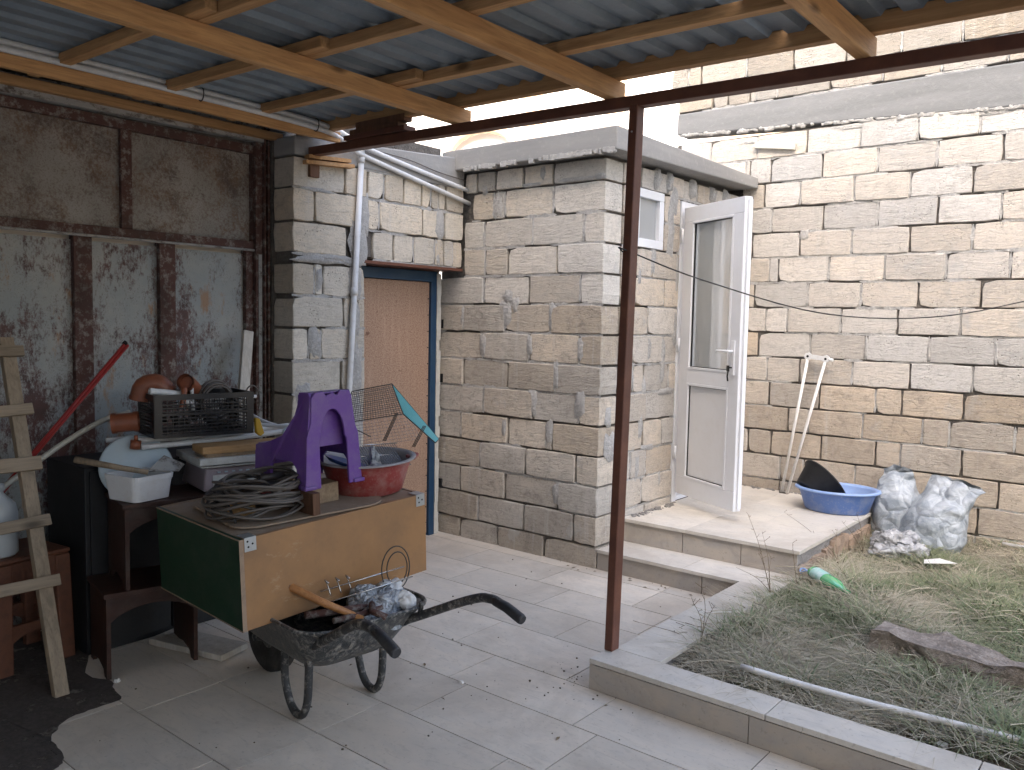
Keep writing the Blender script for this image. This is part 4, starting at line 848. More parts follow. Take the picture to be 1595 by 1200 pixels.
# ---- rods, hose, plank against the gate
for lb, o_ in (('upper of the two thin red rods leaning on the gate', 0), ('lower of the two thin red rods leaning on the gate', .018)):
    b = MB(); b.tube([(-.15, -2.455+o_, 1.463-o_*.3), (-.02, -3.10, .80-o_), (.03, -3.32, .60-o_)], .0085, 8); t = setp(obj('metal_rod', b, M['redrod']), lb, 'rod', 'red rods leaning on the gate')
    if o_ == 0:
        b = MB(); b.tube([(-.152, -2.458, 1.463), (-.152, -2.445, 1.475)], .012, 8); obj('end_cap', b, M['hole'], t)
pipe('ivory hose curving from the crate down behind the ladder', [(.05, -2.53, 1.125), (.03, -2.66, 1.09), (.03, -2.83, 1.005), (.04, -3.0, .90), (.06, -3.17, .79), (.09, -3.35, .66)], .013, M['hose'], 'hose', 'hose', 5)
b = MB(); b.bar((-.165, -1.705, 1.535), (-.05, -1.83, .96), .032, .062, up=(0, 1, .3)); setp(obj('leaning_plank', b, M['plank_white'], bevel=.003), 'pale upright plank leaning beside the gate post', 'plank')

# ================================================================== wheelbarrow
th_ = R(-6); O = (1.53, -2.40, 0); F = frame(O, th_)      # local x towards the handles, y to the right seen from the camera
wb = thing('wheelbarrow', 'black mud-spattered wheelbarrow standing under the green and orange box', 'wheelbarrow', O)
def rr_ring(x0, x1, y0, y1, z_, rad, zs=0, n=6):
    out = []
    for cx_, cy_, a0 in ((x1-rad, y1-rad, 0), (x0+rad, y1-rad, 90), (x0+rad, y0+rad, 180), (x1-rad, y0+rad, 270)):
        for i in range(n):
            a = R(a0+90*i/(n-1)); x_ = cx_+rad*math.cos(a); out.append(F(x_, cy_+rad*math.sin(a), z_+zs*(x_-x1)))
    return out
rings = [rr_ring(-.40, .07, -.15, .22, .225, .09), rr_ring(-.47, .12, -.195, .262, .27, .11), rr_ring(-.62, .215, -.26, .33, .405, .13), rr_ring(-.655, .235, -.275, .345, .428, .13), rr_ring(-.665, .245, -.283, .353, .430, .13), rr_ring(-.665, .245, -.283, .353, .420, .13),
         ]
inn = [rr_ring(-.63, .213, -.252, .325, .425, .125), rr_ring(-.46, .11, -.185, .252, .275, .105), rr_ring(-.39, .06, -.14, .21, .232, .085)]
b = MB(); n = 24; allr = rings[:4]+inn; vs = [v for r_ in allr for v in r_]; fs = [tuple(range(n-1, -1, -1)), tuple((len(allr)-1)*n+i for i in range(n))]
for k_ in range(len(allr)-1):
    for i in range(n): fs.append((k_*n+i, k_*n+(i+1) % n, (k_+1)*n+(i+1) % n, (k_+1)*n+i))
b.add(vs, fs, True); obj('tray', b, M['barrow'], wb)
b = MB(); b.tube([p+Vector((0, 0, .001)) for p in rr_ring(-.655, .235, -.275, .345, .430, .13)], .0075, 8, closed=True); obj('rim', b, M['barrow'], wb)
for s_, yb_, ye in ((-1, -.165, -.245), (1, .195, .33)):
    m_ = .035; dz_ = .03 if s_ < 0 else 0
    P = smooth_path([F(-.54, -.01+s_*.07, .172), F(-.35, m_+s_*.13, .215), F(.02, yb_, .30), F(.45, ye+s_*-.015, .50+dz_), F(.57, ye, .535+dz_), F(.63, ye+s_*.002, .53+dz_)], 5)
    b = MB(); b.tube(P, .0185, 10); hd = obj('handle_tube', b, M['tube'], wb)
    b = MB(); b.tube([F(.60, ye+s_*.0, .534+dz_), F(.66, ye+s_*.004, .523+dz_), F(.735, ye+s_*.008, .497+dz_), F(.745, ye+s_*.008, .494+dz_)], [.019, .0205, .021, .018], 12); obj('grip', b, M['grip'], hd)
    b = MB(); P = smooth_path([F(.06, yb_, .30), F(.055, yb_, .20), F(.045, yb_, .09), F(.01, yb_, .026), F(-.04, yb_, .017), F(-.09, yb_, .05), F(-.13, yb_, .14), F(-.145, yb_+s_*-.01, .26)], 4); b.tube(P, .0165, 10); obj('leg', b, M['tube'], wb)
b = MB(); b.tube([F(.235, .25, .41), F(.24, .252, .43), F(.242, .252, .455)], .010, 8); b.tube([F(.03, -.165, .235), F(.03, .195, .235)], .01, 8); b.tube([F(-.14, -.155, .235), F(-.14, .185, .235)], .01, 8); obj('brace', b, M['tube'], wb)
wc = (-.52, -.01, .172)
b = MB(); prof = [(.06, -.024), (.105, -.038), (.145, -.044), (.166, -.032), (.172, 0), (.166, .032), (.145, .044), (.105, .038), (.06, .024)]
b.lathe(prof, lambda x_, y_, z_: F(wc[0]+x_, wc[1]+z_, wc[2]+y_), 30); wh = obj('wheel', b, M['rubber'], wb)
b = MB(); b.lathe([(0, -.02), (.104, -.026), (.104, .026), (0, .02)], lambda x_, y_, z_: F(wc[0]+x_, wc[1]+z_, wc[2]+y_), 24); obj('wheel_rim', b, M['barrow'], wh)
b = MB(); b.tube([F(-.52, -.10, .172), F(-.52, .08, .172)], .012, 8); obj('axle', b, M['tube'], wb)
# things in the tray
b = MB(); hd_a, hd_b = F(-.10, -.14, .525), F(.10, .0, .435)
hm = thing('hammer', 'wooden hammer handle sticking up out of the wheelbarrow tray', 'hammer', tuple(F(.1, .0, .43)))
b.tube([F(-.055, -.19, .545), F(-.045, -.182, .540), F(.04, -.11, .49), F(.16, .02, .415)], [.014, .018, .016, .013], 10); obj('handle', b, M['handle_wood'], hm)
b = MB(); b.tube([F(-.060, -.194, .547), F(-.050, -.186, .542)], .019, 10); obj('butt', b, M['rust'], hm)
b = MB(); b.tube([F(.02, -.16, .437), F(.06, .0, .432), F(.10, .10, .435)], .016, 8); b.tube([F(.13, -.10, .43), F(.14, .02, .43), F(.15, .12, .437)], .013, 8); b.tube([F(.09, .11, .445), F(.20, .04, .452), F(.245, .07, .435)], .014, 8)
setp(obj('iron_rods', b, M['rust']), 'bundle of rusty rods across the tray of the wheelbarrow', 'rods')
def crumple(name, label, cat, c, rx, ry, rz, m, seed, amp=.3, sub=4, group=None, flat=.25, sharp=3.2):
    bm = bmesh.new(); bmesh.ops.create_icosphere(bm, subdivisions=sub, radius=1); sv = Vector((seed*1.7, seed, -seed))
    for v in bm.verts:
        d = v.co.normalized(); k1 = mnz.noise(d*1.6+sv); k2 = 1-2*abs(mnz.noise(d*3.2+sv*2)); k3 = 1-2*abs(mnz.noise(d*7.5-sv)); k4 = mnz.noise_vector(d*4+sv)
        s = 1+amp*(.55*k1+.30*(k2-.6)+.16*(k3-.6)); q = d*s+k4*amp*.22
        v.co = Vector((q.x*rx, q.y*ry, q.z*rz))
        if v.co.z < -rz*flat: v.co.z = -rz*flat
    mb = MB(); mb.v = [tuple(v.co+Vector((c[0], c[1], c[2]+rz*flat))) for v in bm.verts]; mb.f = [tuple(v.index for v in f.verts) for f in bm.faces]; mb.sm = [True]*len(mb.f); bm.free()
    return setp(obj(name, mb, m), label, cat, group)
crumple('plastic_bag', 'crumpled grey plastic bag with rags filling the wheelbarrow tray', 'plastic bag', tuple(F(.05, .17, .34)), .13, .15, .13, M['bag_grey'], 3, .5)
crumple('white_rag', 'ball of white rag on the grey bag in the wheelbarrow', 'rag', tuple(F(.05, .235, .43)), .06, .06, .065, M['white_plastic'], 9, .45)
crumple('white_rag', 'pinkish crumpled rag low at the right of the wheelbarrow tray', 'rag', tuple(F(.13, .25, .41)), .05, .045, .05, M['paper'], 19, .4)
sr = thing('wire_rack', 'chromed wire rack with hooped ends standing in the wheelbarrow', 'wire rack', tuple(F(.05, .1, .43)))
b = MB(); b.tube([F(-.03, -.06, .50), F(.06, .30, .555)], .003, 6); b.tube([F(.03, -.06, .47), F(.12, .30, .525)], .003, 6); obj('rail', b, M['chrome'], sr)
for i, (yy, rr_) in enumerate(((.255, .085), (.262, .062))):
    b = MB(); c0 = F(.06, yy, .545); b.tube([c0+Vector((.25*rr_*math.cos(t), rr_*.72*math.cos(t), rr_*1.15*math.sin(t)+.01)) for t in np.linspace(0, 2*math.pi, 29)[:-1]], .0028, 6, closed=True); obj('hoop', b, M['darkwire'], sr)
for i in range(3):
    y_ = -.04+.05*i; b = MB(); b.tube(smooth_path([F(.0, y_+.01, .485), F(-.01, y_, .53), F(.0, y_-.018, .555), F(.02, y_-.012, .545)], 4), .0028, 6); obj('hook', b, M['chrome'], sr)

# ================================================================== chipboard box on the barrow
P0 = Vector((1.457, -2.775, .412)); ex = Vector((.057, .908, .051)).normalized(); ey = Vector((-.707, .07, .014)); ey = (ey-ex*ey.dot(ex)).normalized(); ez = ex.cross(ey)
if ez.z < 0: ez = -ez
LX, LY, LZ = .915, .70, .365
BF = lambda x_, y_, z_=0: P0+ex*x_+ey*y_+ez*z_
bx_ = thing('cupboard_box', 'long box with orange front and dark green end lying across the wheelbarrow', 'box', tuple(P0))
b = MB(); b.box(.0, LX, .0, .016, 0, LZ, BF); obj('front_board', b, M['orange'], bx_, bevel=.0015, label='orange front board')
b = MB(); b.box(.0, LX, LY-.016, LY, 0, LZ, BF); obj('back_board', b, M['chip'], bx_)
b = MB(); b.box(-.016, 0, 0, LY, 0, LZ, BF); obj('end_board', b, M['green'], bx_, bevel=.0015, label='dark green end board')
b = MB(); b.box(-.018, 0, -.002, .0, 0, LZ, BF); b.box(-.0185, -.016, 0, LY, LZ-.004, LZ+.001, BF); b.box(-.0185, -.016, 0, LY, -.001, .003, BF); obj('raw_edge', b, M['chip'], bx_)
b = MB(); b.box(LX-.016, LX, .016, LY-.016, 0, LZ, BF); obj('end_board', b, M['chip'], bx_)
b = MB(); b.box(0, LX-.016, .016, LY-.016, LZ-.02, LZ-.003, BF); obj('top_board', b, M['ply'], bx_)
b = MB(); b.box(0, LX-.016, .016, LY-.016, .003, .02, BF); obj('bottom_board', b, M['ply'], bx_)
for x0 in (.004, LX-.056):
    b = MB(); b.box(x0, x0+.05, -.0025, -.0002, LZ-.052, LZ+.004, BF); b.box(x0, x0+.05, -.0025, .055, LZ+.0015, LZ+.004, BF); br_ = obj('corner_bracket', b, M['zincbracket'], bx_, bevel=.001)
    b = MB()
    for u, v in ((.013, -.018), (.034, -.030), (.016, -.040)): b.tube([BF(x0+u, -.0024, LZ+v+.006), BF(x0+u, -.0034, LZ+v+.006)], .0042, 8)
    obj('bracket_hole', b, M['hole'], br_)
TZ = LZ
pts = []
for cx_, cy_, a0 in ((.60, .10, -90), (.62, .50, 0), (.20, .52, 90), (.16, .17, 180)):
    for i in range(7):
        a = R(a0+90*i/6); pts.append(BF(cx_+.12*math.cos(a), cy_+.10*math.sin(a), TZ+.0045))
b = MB(); b.prism(pts, ez*.007); setp(obj('thin_board', b, M['ply']), 'dusty thin board with rounded corners lying on top of the long box', 'board')
# wooden blocks
def tblock(label, x0, x1, y0, y1, z0, z1, m='board_dark', rot=0):
    b = MB(); c0 = ((x0+x1)/2, (y0+y1)/2); ca, sa = math.cos(rot), math.sin(rot)
    G = lambda x_, y_, z_: BF(c0[0]+(x_-c0[0])*ca-(y_-c0[1])*sa, c0[1]+(x_-c0[0])*sa+(y_-c0[1])*ca, z_)
    b.box(x0, x1, y0, y1, TZ+z0, TZ+z1, G); return setp(obj('wooden_block', b, M[m], bevel=.002), label, 'wooden block')
tblock('upright dark wooden board end under the front foot of the purple step stool', .335, .37, .03, .27, .012, .105)
tblock('grey wooden block behind the dark one under the purple step stool', .41, .56, .17, .27, .012, .095, 'offcut')
tblock('small yellowish wooden block inside the cable coil', .10, .19, .23, .30, .012, .075, 'board', .3)
# ---- purple two-step stool
SP = BF(.345, .085, TZ+.106)
fx_ = Vector((.06, .998, .03)).normalized(); bk = Vector((-1, .05, -.02)); bk = (bk-fx_*bk.dot(fx_)).normalized(); uz = fx_.cross(bk)
if uz.z < 0: uz = -uz
SF = lambda x_, y_, z_: SP+fx_*x_+bk*y_+uz*z_
st_ = thing('step_stool', 'purple plastic two-step stool standing on the blocks on the long box', 'step stool', tuple(SP))
SW, SH, SD = .275, .405, .41
a0 = .078
poly = [(-.006, 0), (.072, 0), (.070, .20)]+[(SW/2-(SW/2-a0)*math.cos(t), .215+.115*math.sin(t)) for t in np.linspace(0, math.pi, 15)]+[(SW-.068, .20), (SW-.060, .0), (SW+.008, 0), (SW-.006, .22), (SW-.030, .28), (SW-.036, .385), (SW-.055, SH), (SW-.095, SH+.004), (SW/2+.028, SH-.016), (SW/2, SH-.004), (SW/2-.028, SH-.016), (.095, SH+.004), (.055, SH), (.036, .385), (.030, .28), (.008, .22)]
b = MB(); b.prism([SF(x_, 0, z_) for x_, z_ in poly], SF(0, .014, 0)-SF(0, 0, 0)); obj('arched_front', b, M['purple'], st_, bevel=.004)
b = MB()
pin = [(SW/2-.062*math.cos(t), .215+.10*math.sin(t)) for t in np.linspace(0, math.pi, 13)]
b.prism([SF(x_, .045, z_) for x_, z_ in [(a0-.02, .17)]+[(SW/2-.078*math.cos(t), .215+.13*math.sin(t)) for t in np.linspace(0, math.pi, 13)]+[(SW-a0+.02, .17)]], SF(0, .006, 0)-SF(0, 0, 0)); obj('recess_panel', b, M['purple'], st_)
prof = [(.0, 0), (.062, 0), (.075, .085), (.105, .112), (.24, .112), (.275, .085), (.285, .0), (.37, .0), (SD, .005), (SD-.012, .13), (SD-.03, .165), (SD-.10, .175), (SD-.15, .19), (.185, .215), (.135, .275), (.105, .345), (.09, SH-.01), (.07, SH), (.02, SH), (.008, .385), (.006, .24)]
for x_ in (.0, SW-.012):
    b = MB(); b.prism([SF(x_+(.034 if x_ < .1 else -.034)*min(1, max(0, (pz-.2)/.09)), py, pz) for py, pz in prof], SF(.012, 0, 0)-SF(0, 0, 0)); obj('side_panel', b, M['purple'], st_, recalc=True)
for q, nm in (((.040, SW-.040, .02, .10, SH-.010, SH-.002), 'upper_tread'), ((.004, SW-.004, .20, SD-.03, .160, .170), 'lower_tread'), ((.035, SW-.035, .09, .10, .21, SH-.01), 'riser'), ((.004, SW-.004, SD-.018, SD-.008, .06, .16), 'riser')):
    b = MB(); b.box(*q, SF); obj(nm, b, M['purple'], st_, bevel=.003)
for x0, x1 in ((-.012, .045), (SW-.04, SW+.016)):
    b = MB(); b.box(x0, x1, -.008, .03, 0, .018, SF); obj('foot', b, M['purple'], st_, bevel=.004)
# ---- cable coil and dark tool left of it
b = MB(); rr = random.Random(5); cc = BF(.225, .26, TZ+.035)
for i in range(19):
    r0 = .165+rr.uniform(-.045, .05); ph = rr.uniform(0, 6); ox = rr.uniform(-.02, .02); oy = rr.uniform(-.02, .02); hz = rr.uniform(0, .12)
    P = [cc+ex*(ox+r0*math.cos(t)*(1.05+.06*math.sin(2*t+ph)))+ey*(oy+r0*math.sin(t)*.85)+ez*(hz+.022*math.sin(t*2+ph)-.002) for t in np.linspace(0, 2*math.pi, 33)[:-1]]
    b.tube(P, .0055 if i % 3 else .007, 7, closed=True)
cc_ = thing('cable_coil', 'loosely coiled grey cable lying left of the purple step stool', 'cable', tuple(cc)); obj('turns', b, M['cable'], cc_)
b = MB(); b.tube(smooth_path([cc+ex*-.16+ey*-.05+ez*0, cc+ex*-.12+ey*-.13+ez*.0, cc+ex*.0+ey*-.12+ez*.02, cc+ex*.06+ey*-.09+ez*.03], 5), .006, 7); b.tube(smooth_path([cc+ex*.02+ey*-.14+ez*.06, cc+ex*.09+ey*-.16+ez*.03, cc+ex*.14+ey*-.14+ez*-.02], 5), .005, 7)
b.tube(smooth_path([cc+ex*-.10+ey*.10+ez*.10, cc+ex*-.02+ey*-.05+ez*.12, cc+ex*.05+ey*-.02+ez*.07, cc+ex*.05+ey*-.12+ez*.01], 6), .005, 7); obj('loose_end', b, M['cable'], cc_)
dt = thing('power_tool', 'dark power tool with a dull red knob inside the cable coil', 'power tool', tuple(cc))
b = MB(); q0 = BF(.17, .31, TZ+.055); b.tube([q0, q0+ex*.08+ez*.03, q0+ex*.18+ez*.02], [.045, .055, .04], 14); b.tube([q0+ex*.08+ez*.05, q0+ex*.09+ez*.09+ey*-.02, q0+ex*.20+ez*.08], .016, 10); obj('body', b, M['tool'], dt)
b = MB(); q1 = BF(.235, .235, TZ+.085); b.tube([q1, q1-ey*.02], [.026, .023], 16); kn = obj('knob', b, M['redknob'], dt)
b = MB(); b.tube([q1-ey*.021, q1-ey*.023], .013, 12); obj('hub', b, M['tool'], kn)
b = MB(); b.tube([q0+ex*.15+ez*.04-ey*.05, q0+ex*.18+ez*.045-ey*.05], .006, 8); obj('metal_pin', b, M['chrome'], dt)
b = MB(); b.tube(smooth_path([BF(.06, .16, TZ+.02), BF(.10, .32, TZ+.13), BF(.22, .40, TZ+.155), BF(.33, .30, TZ+.10)], 6), .006, 7); obj('lead', b, M['cable_dark'], dt)
# ---- red basin with wire cage, fan grille, blue plate and bottle
RC = BF(.775, .25, TZ+.002); F = lambda x_, y_, z_: RC+ex*x_+ey*y_+ez*z_
rb = thing('wash_basin', 'dusty red round basin on the right end of the long box', 'basin', tuple(RC))
b = MB(); b.lathe([(0, 0), (.155, 0), (.165, .008), (.198, .115), (.212, .150), (.222, .152)], F, 40); obj('bowl', b, M['red_plastic'], rb)
b = MB(); b.lathe([(.222, .152), (.224, .158), (.214, .160), (.205, .150), (.190, .11), (.158, .012), (0, .010)], F, 40); obj('inside', b, M['basin_in'], rb)
b = MB(); b.lathe([(.224, .150), (.230, .152), (.231, .158), (.224, .160)], F, 40); obj('rim', b, M['basin_in'], rb)
b = MB(); b.hexa([F(.17, -.15, .136), F(.245, -.09, .136), F(.235, -.05, .136), F(.17, -.08, .136), F(.17, -.15, .150), F(.245, -.09, .150), F(.235, -.05, .150), F(.17, -.08, .150)]); obj('handle', b, M['red_plastic'], rb, bevel=.003)
b = MB(); pc = F(-.10, -.02, .135); pn_ = (ez+ex*.35+ey*-.1).normalized(); pu = pn_.cross(ey).normalized(); pv = pn_.cross(pu)
b.lathe([(0, 0), (.10, 0), (.125, .014), (.128, .014), (.102, -.004), (0, -.004)], lambda x_, y_, z_: pc+pu*x_+pv*y_+pn_*z_, 30); setp(obj('blue_dish', b, M['blue_plate']), 'dark blue dish leaning inside the left of the red basin', 'dish')
b = MB(); b.tube([F(.0, -.06, .10), F(.0, -.06, .17), F(-.005, -.055, .20), F(-.005, -.055, .215)], [.026, .026, .012, .012], 12); setp(obj('small_bottle', b, M['bag_grey']), 'small clear bottle standing in the red basin', 'bottle')
crumple('film_scrap', 'scrap of clear plastic film draped in the red basin', 'plastic film', tuple(F(-.03, -.10, .09)), .05, .045, .05, M['film'], 5, .5)
gr = thing('fan_grille', 'slatted white wire grille tilted inside the red basin', 'wire grille', tuple(F(.08, 0, .15)))
gc = F(.085, .0, .150); gn = (ez+ey*-.55+ex*.15).normalized(); gu = (ex-gn*ex.dot(gn)).normalized(); gv = gn.cross(gu)
for i in range(19):
    u = -.13+.0145*i; b = MB(); h_ = .085; b.tube([gc+gu*(u-.02)-gv*h_, gc+gu*(u+.02)+gv*h_], .0017, 5); obj('wire', b, M['chrome'], gr)
b = MB()
for v in (-.085, 0, .085): b.tube([gc+gu*(-.15+.02*v/.085)+gv*v, gc+gu*(.15+.02*v/.085)+gv*v], .0028, 6)
obj('crossbar', b, M['chrome'], gr)
wcg = thing('wire_cage', 'fine wire cage with a turquoise side standing in the red basin', 'cage', tuple(F(.0, .0, .15)))
A_, B_, C_, D_ = Vector((1.178, -2.032, 1.282)), Vector((1.32, -1.913, 1.321)), Vector((1.443, -1.954, 1.193)), Vector((1.565, -1.868, 1.065))
A2 = A_+Vector((-.01, .02, -.27)); B2 = Vector((1.52, -1.80, 1.07)); C2 = Vector((1.30, -2.02, 1.08)); A3 = Vector((1.20, -2.10, 1.14))
def mesh_panel(name, p, q, r_, s_, nu, nv, m, rad=.0009):
    b_ = MB()
    for i in range(nu+1): t = i/nu; b_.tube([p.lerp(q, t), s_.lerp(r_, t)], rad, 4, caps=False)
    for i in range(nv+1): t = i/nv; b_.tube([p.lerp(s_, t), q.lerp(r_, t)], rad, 4, caps=False)
    return obj(name, b_, m, wcg)
mesh_panel('mesh_panel', A_, B_, C_, A3, 22, 16, M['darkwire']); mesh_panel('mesh_panel', A_, B_, Vector((1.40, -1.80, 1.06)), A2, 18, 18, M['chrome'], .0008)
tq = mesh_panel('turquoise_panel', B_, C_, D_, B2, 26, 34, M['turq'], .0018)
b = MB()
for p, q in ((A_, B_), (B_, C_), (C_, D_), (A_, A3), (A3, C_), (A3, C2), (B_, B2), (B2, D_)): b.tube([p, q], .0026, 6)
obj('edge_wire', b, M['darkwire'], wcg)
b = MB()
for i in range(3): b.tube([C_+Vector((-.05+.008*i, 0, .0)), C_+Vector((-.10+.008*i, -.03, -.13))], .002, 5); b.tube([C_+Vector((.08+.008*i, .05, -.05)), C_+Vector((.03+.008*i, .03, -.15))], .002, 5)
obj('hanging_wire', b, M['darkwire'], wcg)

# ================================================================== garden bed
def soil_z(x, y):
    return .085+.035*math.sin(x*2.3+1)*math.cos(y*1.7)+.02*math.sin(x*7+y*5)+.03*max(0, y-.8)
nx, ny = 90, 120; b = MB(); vs = []
for j in range(ny+1):
    for i in range(nx+1):
        x = 2.40+(5.7-2.40)*i/nx; y = -1.36+(YB+.03+1.36)*j/ny; zz = soil_z(x, y)+random.uniform(-.010, .012)
        if x < 2.50 and y < .3: zz = min(zz, .10)
        vs.append((x, y, zz))
b.add(vs, [(j*(nx+1)+i, j*(nx+1)+i+1, (j+1)*(nx+1)+i+1, (j+1)*(nx+1)+i) for j in range(ny) for i in range(nx)], True)
setp(obj('garden_soil', b, M['soil']), kind='structure')
def tufts(name, m, count, seed, hmin, hmax, lean, wd, dens):
    r = np.random.default_rng(seed); V = []; Fc = []
    k_ = 0; tries = 0
    while k_ < count and tries < count*6:
        tries += 1
        x = 2.50+3.1*r.random(); y = -1.33+3.36*r.random()
        if x > 4.6: continue
        if r.random() > dens(x, y): continue
        k_ += 1
        n_b = r.integers(4, 9); base = soil_z(x, y)-.005; a0_ = r.random()*6.283
        for q in range(n_b):
            a = a0_+r.normal()*1.4; h = r.uniform(hmin, hmax); L = r.uniform(*lean)*h; w_ = wd*r.uniform(.6, 1.3)
            px, py = x+r.normal()*.018, y+r.normal()*.018; dx, dy = math.cos(a), math.sin(a); sx, sy = -dy*w_, dx*w_
            n0 = len(V); pz = base
            for t, wt in ((0, 1), (.4, .9), (.75, .6), (1, .05)):
                bx2 = px+dx*L*t**1.6; by2 = py+dy*L*t**1.6; bz = pz+h*(t-.42*min(1.6, L/h)*t*t*.6)
                V.append((bx2-sx*wt, by2-sy*wt, bz)); V.append((bx2+sx*wt, by2+sy*wt, bz))
            for i in range(3): Fc.append((n0+2*i, n0+2*i+1, n0+2*i+3, n0+2*i+2))
    b = MB(); b.v = V; b.f = Fc; b.sm = [False]*len(Fc); return setp(obj(name, b, m), kind='stuff')
def pn(x, y, s=1.0, o=0): return .5+.5*math.sin(x*3.1*s+1.7*math.sin(y*2.3*s+o)+o)*math.cos(y*2.7*s+1.3*math.sin(x*1.9*s))
def clear(x, y):
    if 3.14 < x < 4.1 and -.66 < y < -.44: return 0
    if abs(x-2.70+(y-.13)*-1.3*0) < .2 and abs((y-.245)+(x-2.555)*.75) < .055: return .3
    return 1
def dg(x, y):
    d = max(.03, min(1, (pn(x, y, 1.6, .6)-.33)*2.6))*(.4+.6*pn(x, y, 5.1, 1.1))+.06
    if y > 1.5: d *= .45
    if y < -1.12: d *= .25
    return d*clear(x, y)
def ds(x, y): return max(.08, min(1, (.75-pn(x, y, 1.6, .6))*1.6))*(.35+.65*pn(x, y, 4.3, 2.2))*(1.0 if y > -1.2 else .5)*clear(x, y)
tufts('green_grass', M['grass'], 4600, 11, .05, .17, (.7, 2.0), .0022, dg)
tufts('dry_grass', M['straw'], 5200, 12, .03, .15, (1.2, 3.2), .0019, ds)
tufts('broad_weeds', M['leaf'], 330, 14, .05, .13, (.6, 1.4), .0065, lambda x, y: .8*dg(x, y))
# long dead stalks lying about
b = MB(); r = np.random.default_rng(5)
for i in range(620):
    x = 2.55+1.9*r.random(); y = -1.25+3.0*r.random(); a = r.normal()*.9+2.6; L = r.uniform(.08, .36); z0 = soil_z(x, y)+r.uniform(.02, .07)
    p0 = Vector((x, y, z0)); p2 = p0+Vector((math.cos(a)*L, math.sin(a)*L, r.normal()*.02+.01)); p1 = (p0+p2)/2+Vector((r.normal()*.02, r.normal()*.02, .02*r.random()+.01))
    if p2.x < 2.3 or p2.y > 2.0 or p2.y < -1.5: continue
    b.tube(smooth_path([p0, p1, p2], 2), float(.0014+.0010*r.random()), 4, caps=False)
setp(obj('dead_stalks', b, M['straw']), kind='stuff')
b = MB()
for i in range(160):
    x = 2.5+2.0*r.random(); y = -1.3+3.3*r.random(); s_ = r.uniform(.006, .022); zz = soil_z(x, y)
    F = frame((x, y, zz), r.random()*6); b.box(-s_, s_, -s_*.7, s_*.8, -.01, s_*r.uniform(.5, 1.0), F)
setp(obj('garden_pebbles', b, M['pebble']), kind='stuff')
def weed(label, base, stems, seed, group=None):
    r = random.Random(seed); t = thing('weed', label, 'weed', base, group); b0 = Vector(base)
    for (dx, dy, h) in stems:
        tip = b0+Vector((dx, dy, h)); mid = b0+Vector((dx*.4+r.uniform(-.02, .02), dy*.4, h*.6)); P = smooth_path([b0, mid, tip], 5); b = MB(); b.tube(P, [.0022*(1-.7*i/(len(P)-1)) for i in range(len(P))], 5)
        for q in range(int(3+h*10)):
            p = P[min(len(P)-1, int(len(P)*r.uniform(.35, 1)))]; d = Vector((r.uniform(-1, 1), r.uniform(-1, 1), r.uniform(.1, 1)))*r.uniform(.012, .035); b.tube([p, p+d], .0011, 4); c = p+d; n1 = Vector((r.uniform(-1, 1), r.uniform(-1, 1), .3)).normalized()*.006; n2 = n1.cross(Vector((0, 0, 1)))*.6
            b.add([c-n1, c-n2, c+n1, c+n2], [(0, 1, 2, 3)])
        obj('stem', b, M['stem'], t)
weed('dry bent weed growing from the corner where the lower step meets the kerb', (2.46, -.10, .14), [(-.16, .02, .42), (-.05, -.05, .22), (-.10, .10, .30), (-.18, -.06, .12), (-.05, .12, .16)], 1)
weed('thin dry three-pronged weed rising at the kerb beside the steel post', (2.475, -.98, .11), [(.0, .0, .27), (-.03, -.03, .20), (.05, .04, .19), (-.28, -.10, .06), (.22, .05, .05)], 2)
weed('dark dry stalk standing against the landing riser near the raw stones', (2.50, .20, .12), [(-.03, -.02, .25), (-.02, .05, .10)], 3)
weed('long bent dry stalk reaching over the landing near the blue tub', (2.56, .75, .14), [(-.42, .15, .24), (-.20, .1, .12), (-.05, .1, .20), (.02, -.2, .14)], 4)
weed('feathery dry weed in front of the blue tub', (2.60, 1.10, .15), [(-.06, .03, .25), (-.12, -.03, .18), (.03, .05, .22), (-.02, -.1, .17)], 5)
b = MB(); r = random.Random(9)
for i in range(46):
    p = Vector((2.44+r.uniform(-.10, .07), r.uniform(-1.0, .25), .1405)); a = r.uniform(0, 6.28); L = r.uniform(.01, .05); b.tube([p+Vector((0, 0, .001)), p+Vector((math.cos(a)*L, math.sin(a)*L, .004))], .0012, 4)
setp(obj('dry_litter', b, M['stem']), kind='stuff')
# broken stone block
from mathutils import noise as mn
bm = bmesh.new(); bmesh.ops.create_cube(bm, size=1); bmesh.ops.subdivide_edges(bm, edges=bm.edges[:], cuts=13, use_grid_fill=True)
A0, A1 = Vector((3.16, -.53, .135)), Vector((4.05, -.56, .125)); d_ = (A1-A0).normalized(); s_ = Vector((-d_.y, d_.x, 0)); c0 = (A0+A1)/2; vs = []
for v in bm.verts:
    p = v.co.copy(); q = Vector((p.x*.92, p.y*.17, p.z*.23)); n_ = mn.noise_vector(q*9+Vector((3, 1, 7)))*.030+mn.noise_vector(q*26)*.014+mn.noise_vector(q*3.1)*.05; q += n_
    if p.z > .3: q.z -= .05*max(0, mn.noise(Vector((q.x*4, 0, 0)))+.1)
    vs.append(tuple(c0+d_*q.x+s_*q.y+Vector((0, 0, q.z+.0))))
mb = MB(); mb.v = vs; mb.f = [tuple(v.index for v in f.verts) for f in bm.faces]; mb.sm = [False]*len(mb.f); bm.free()
setp(obj('broken_block', mb, M['rock']), 'long broken brown stone half buried in the grass at the right', 'stone')
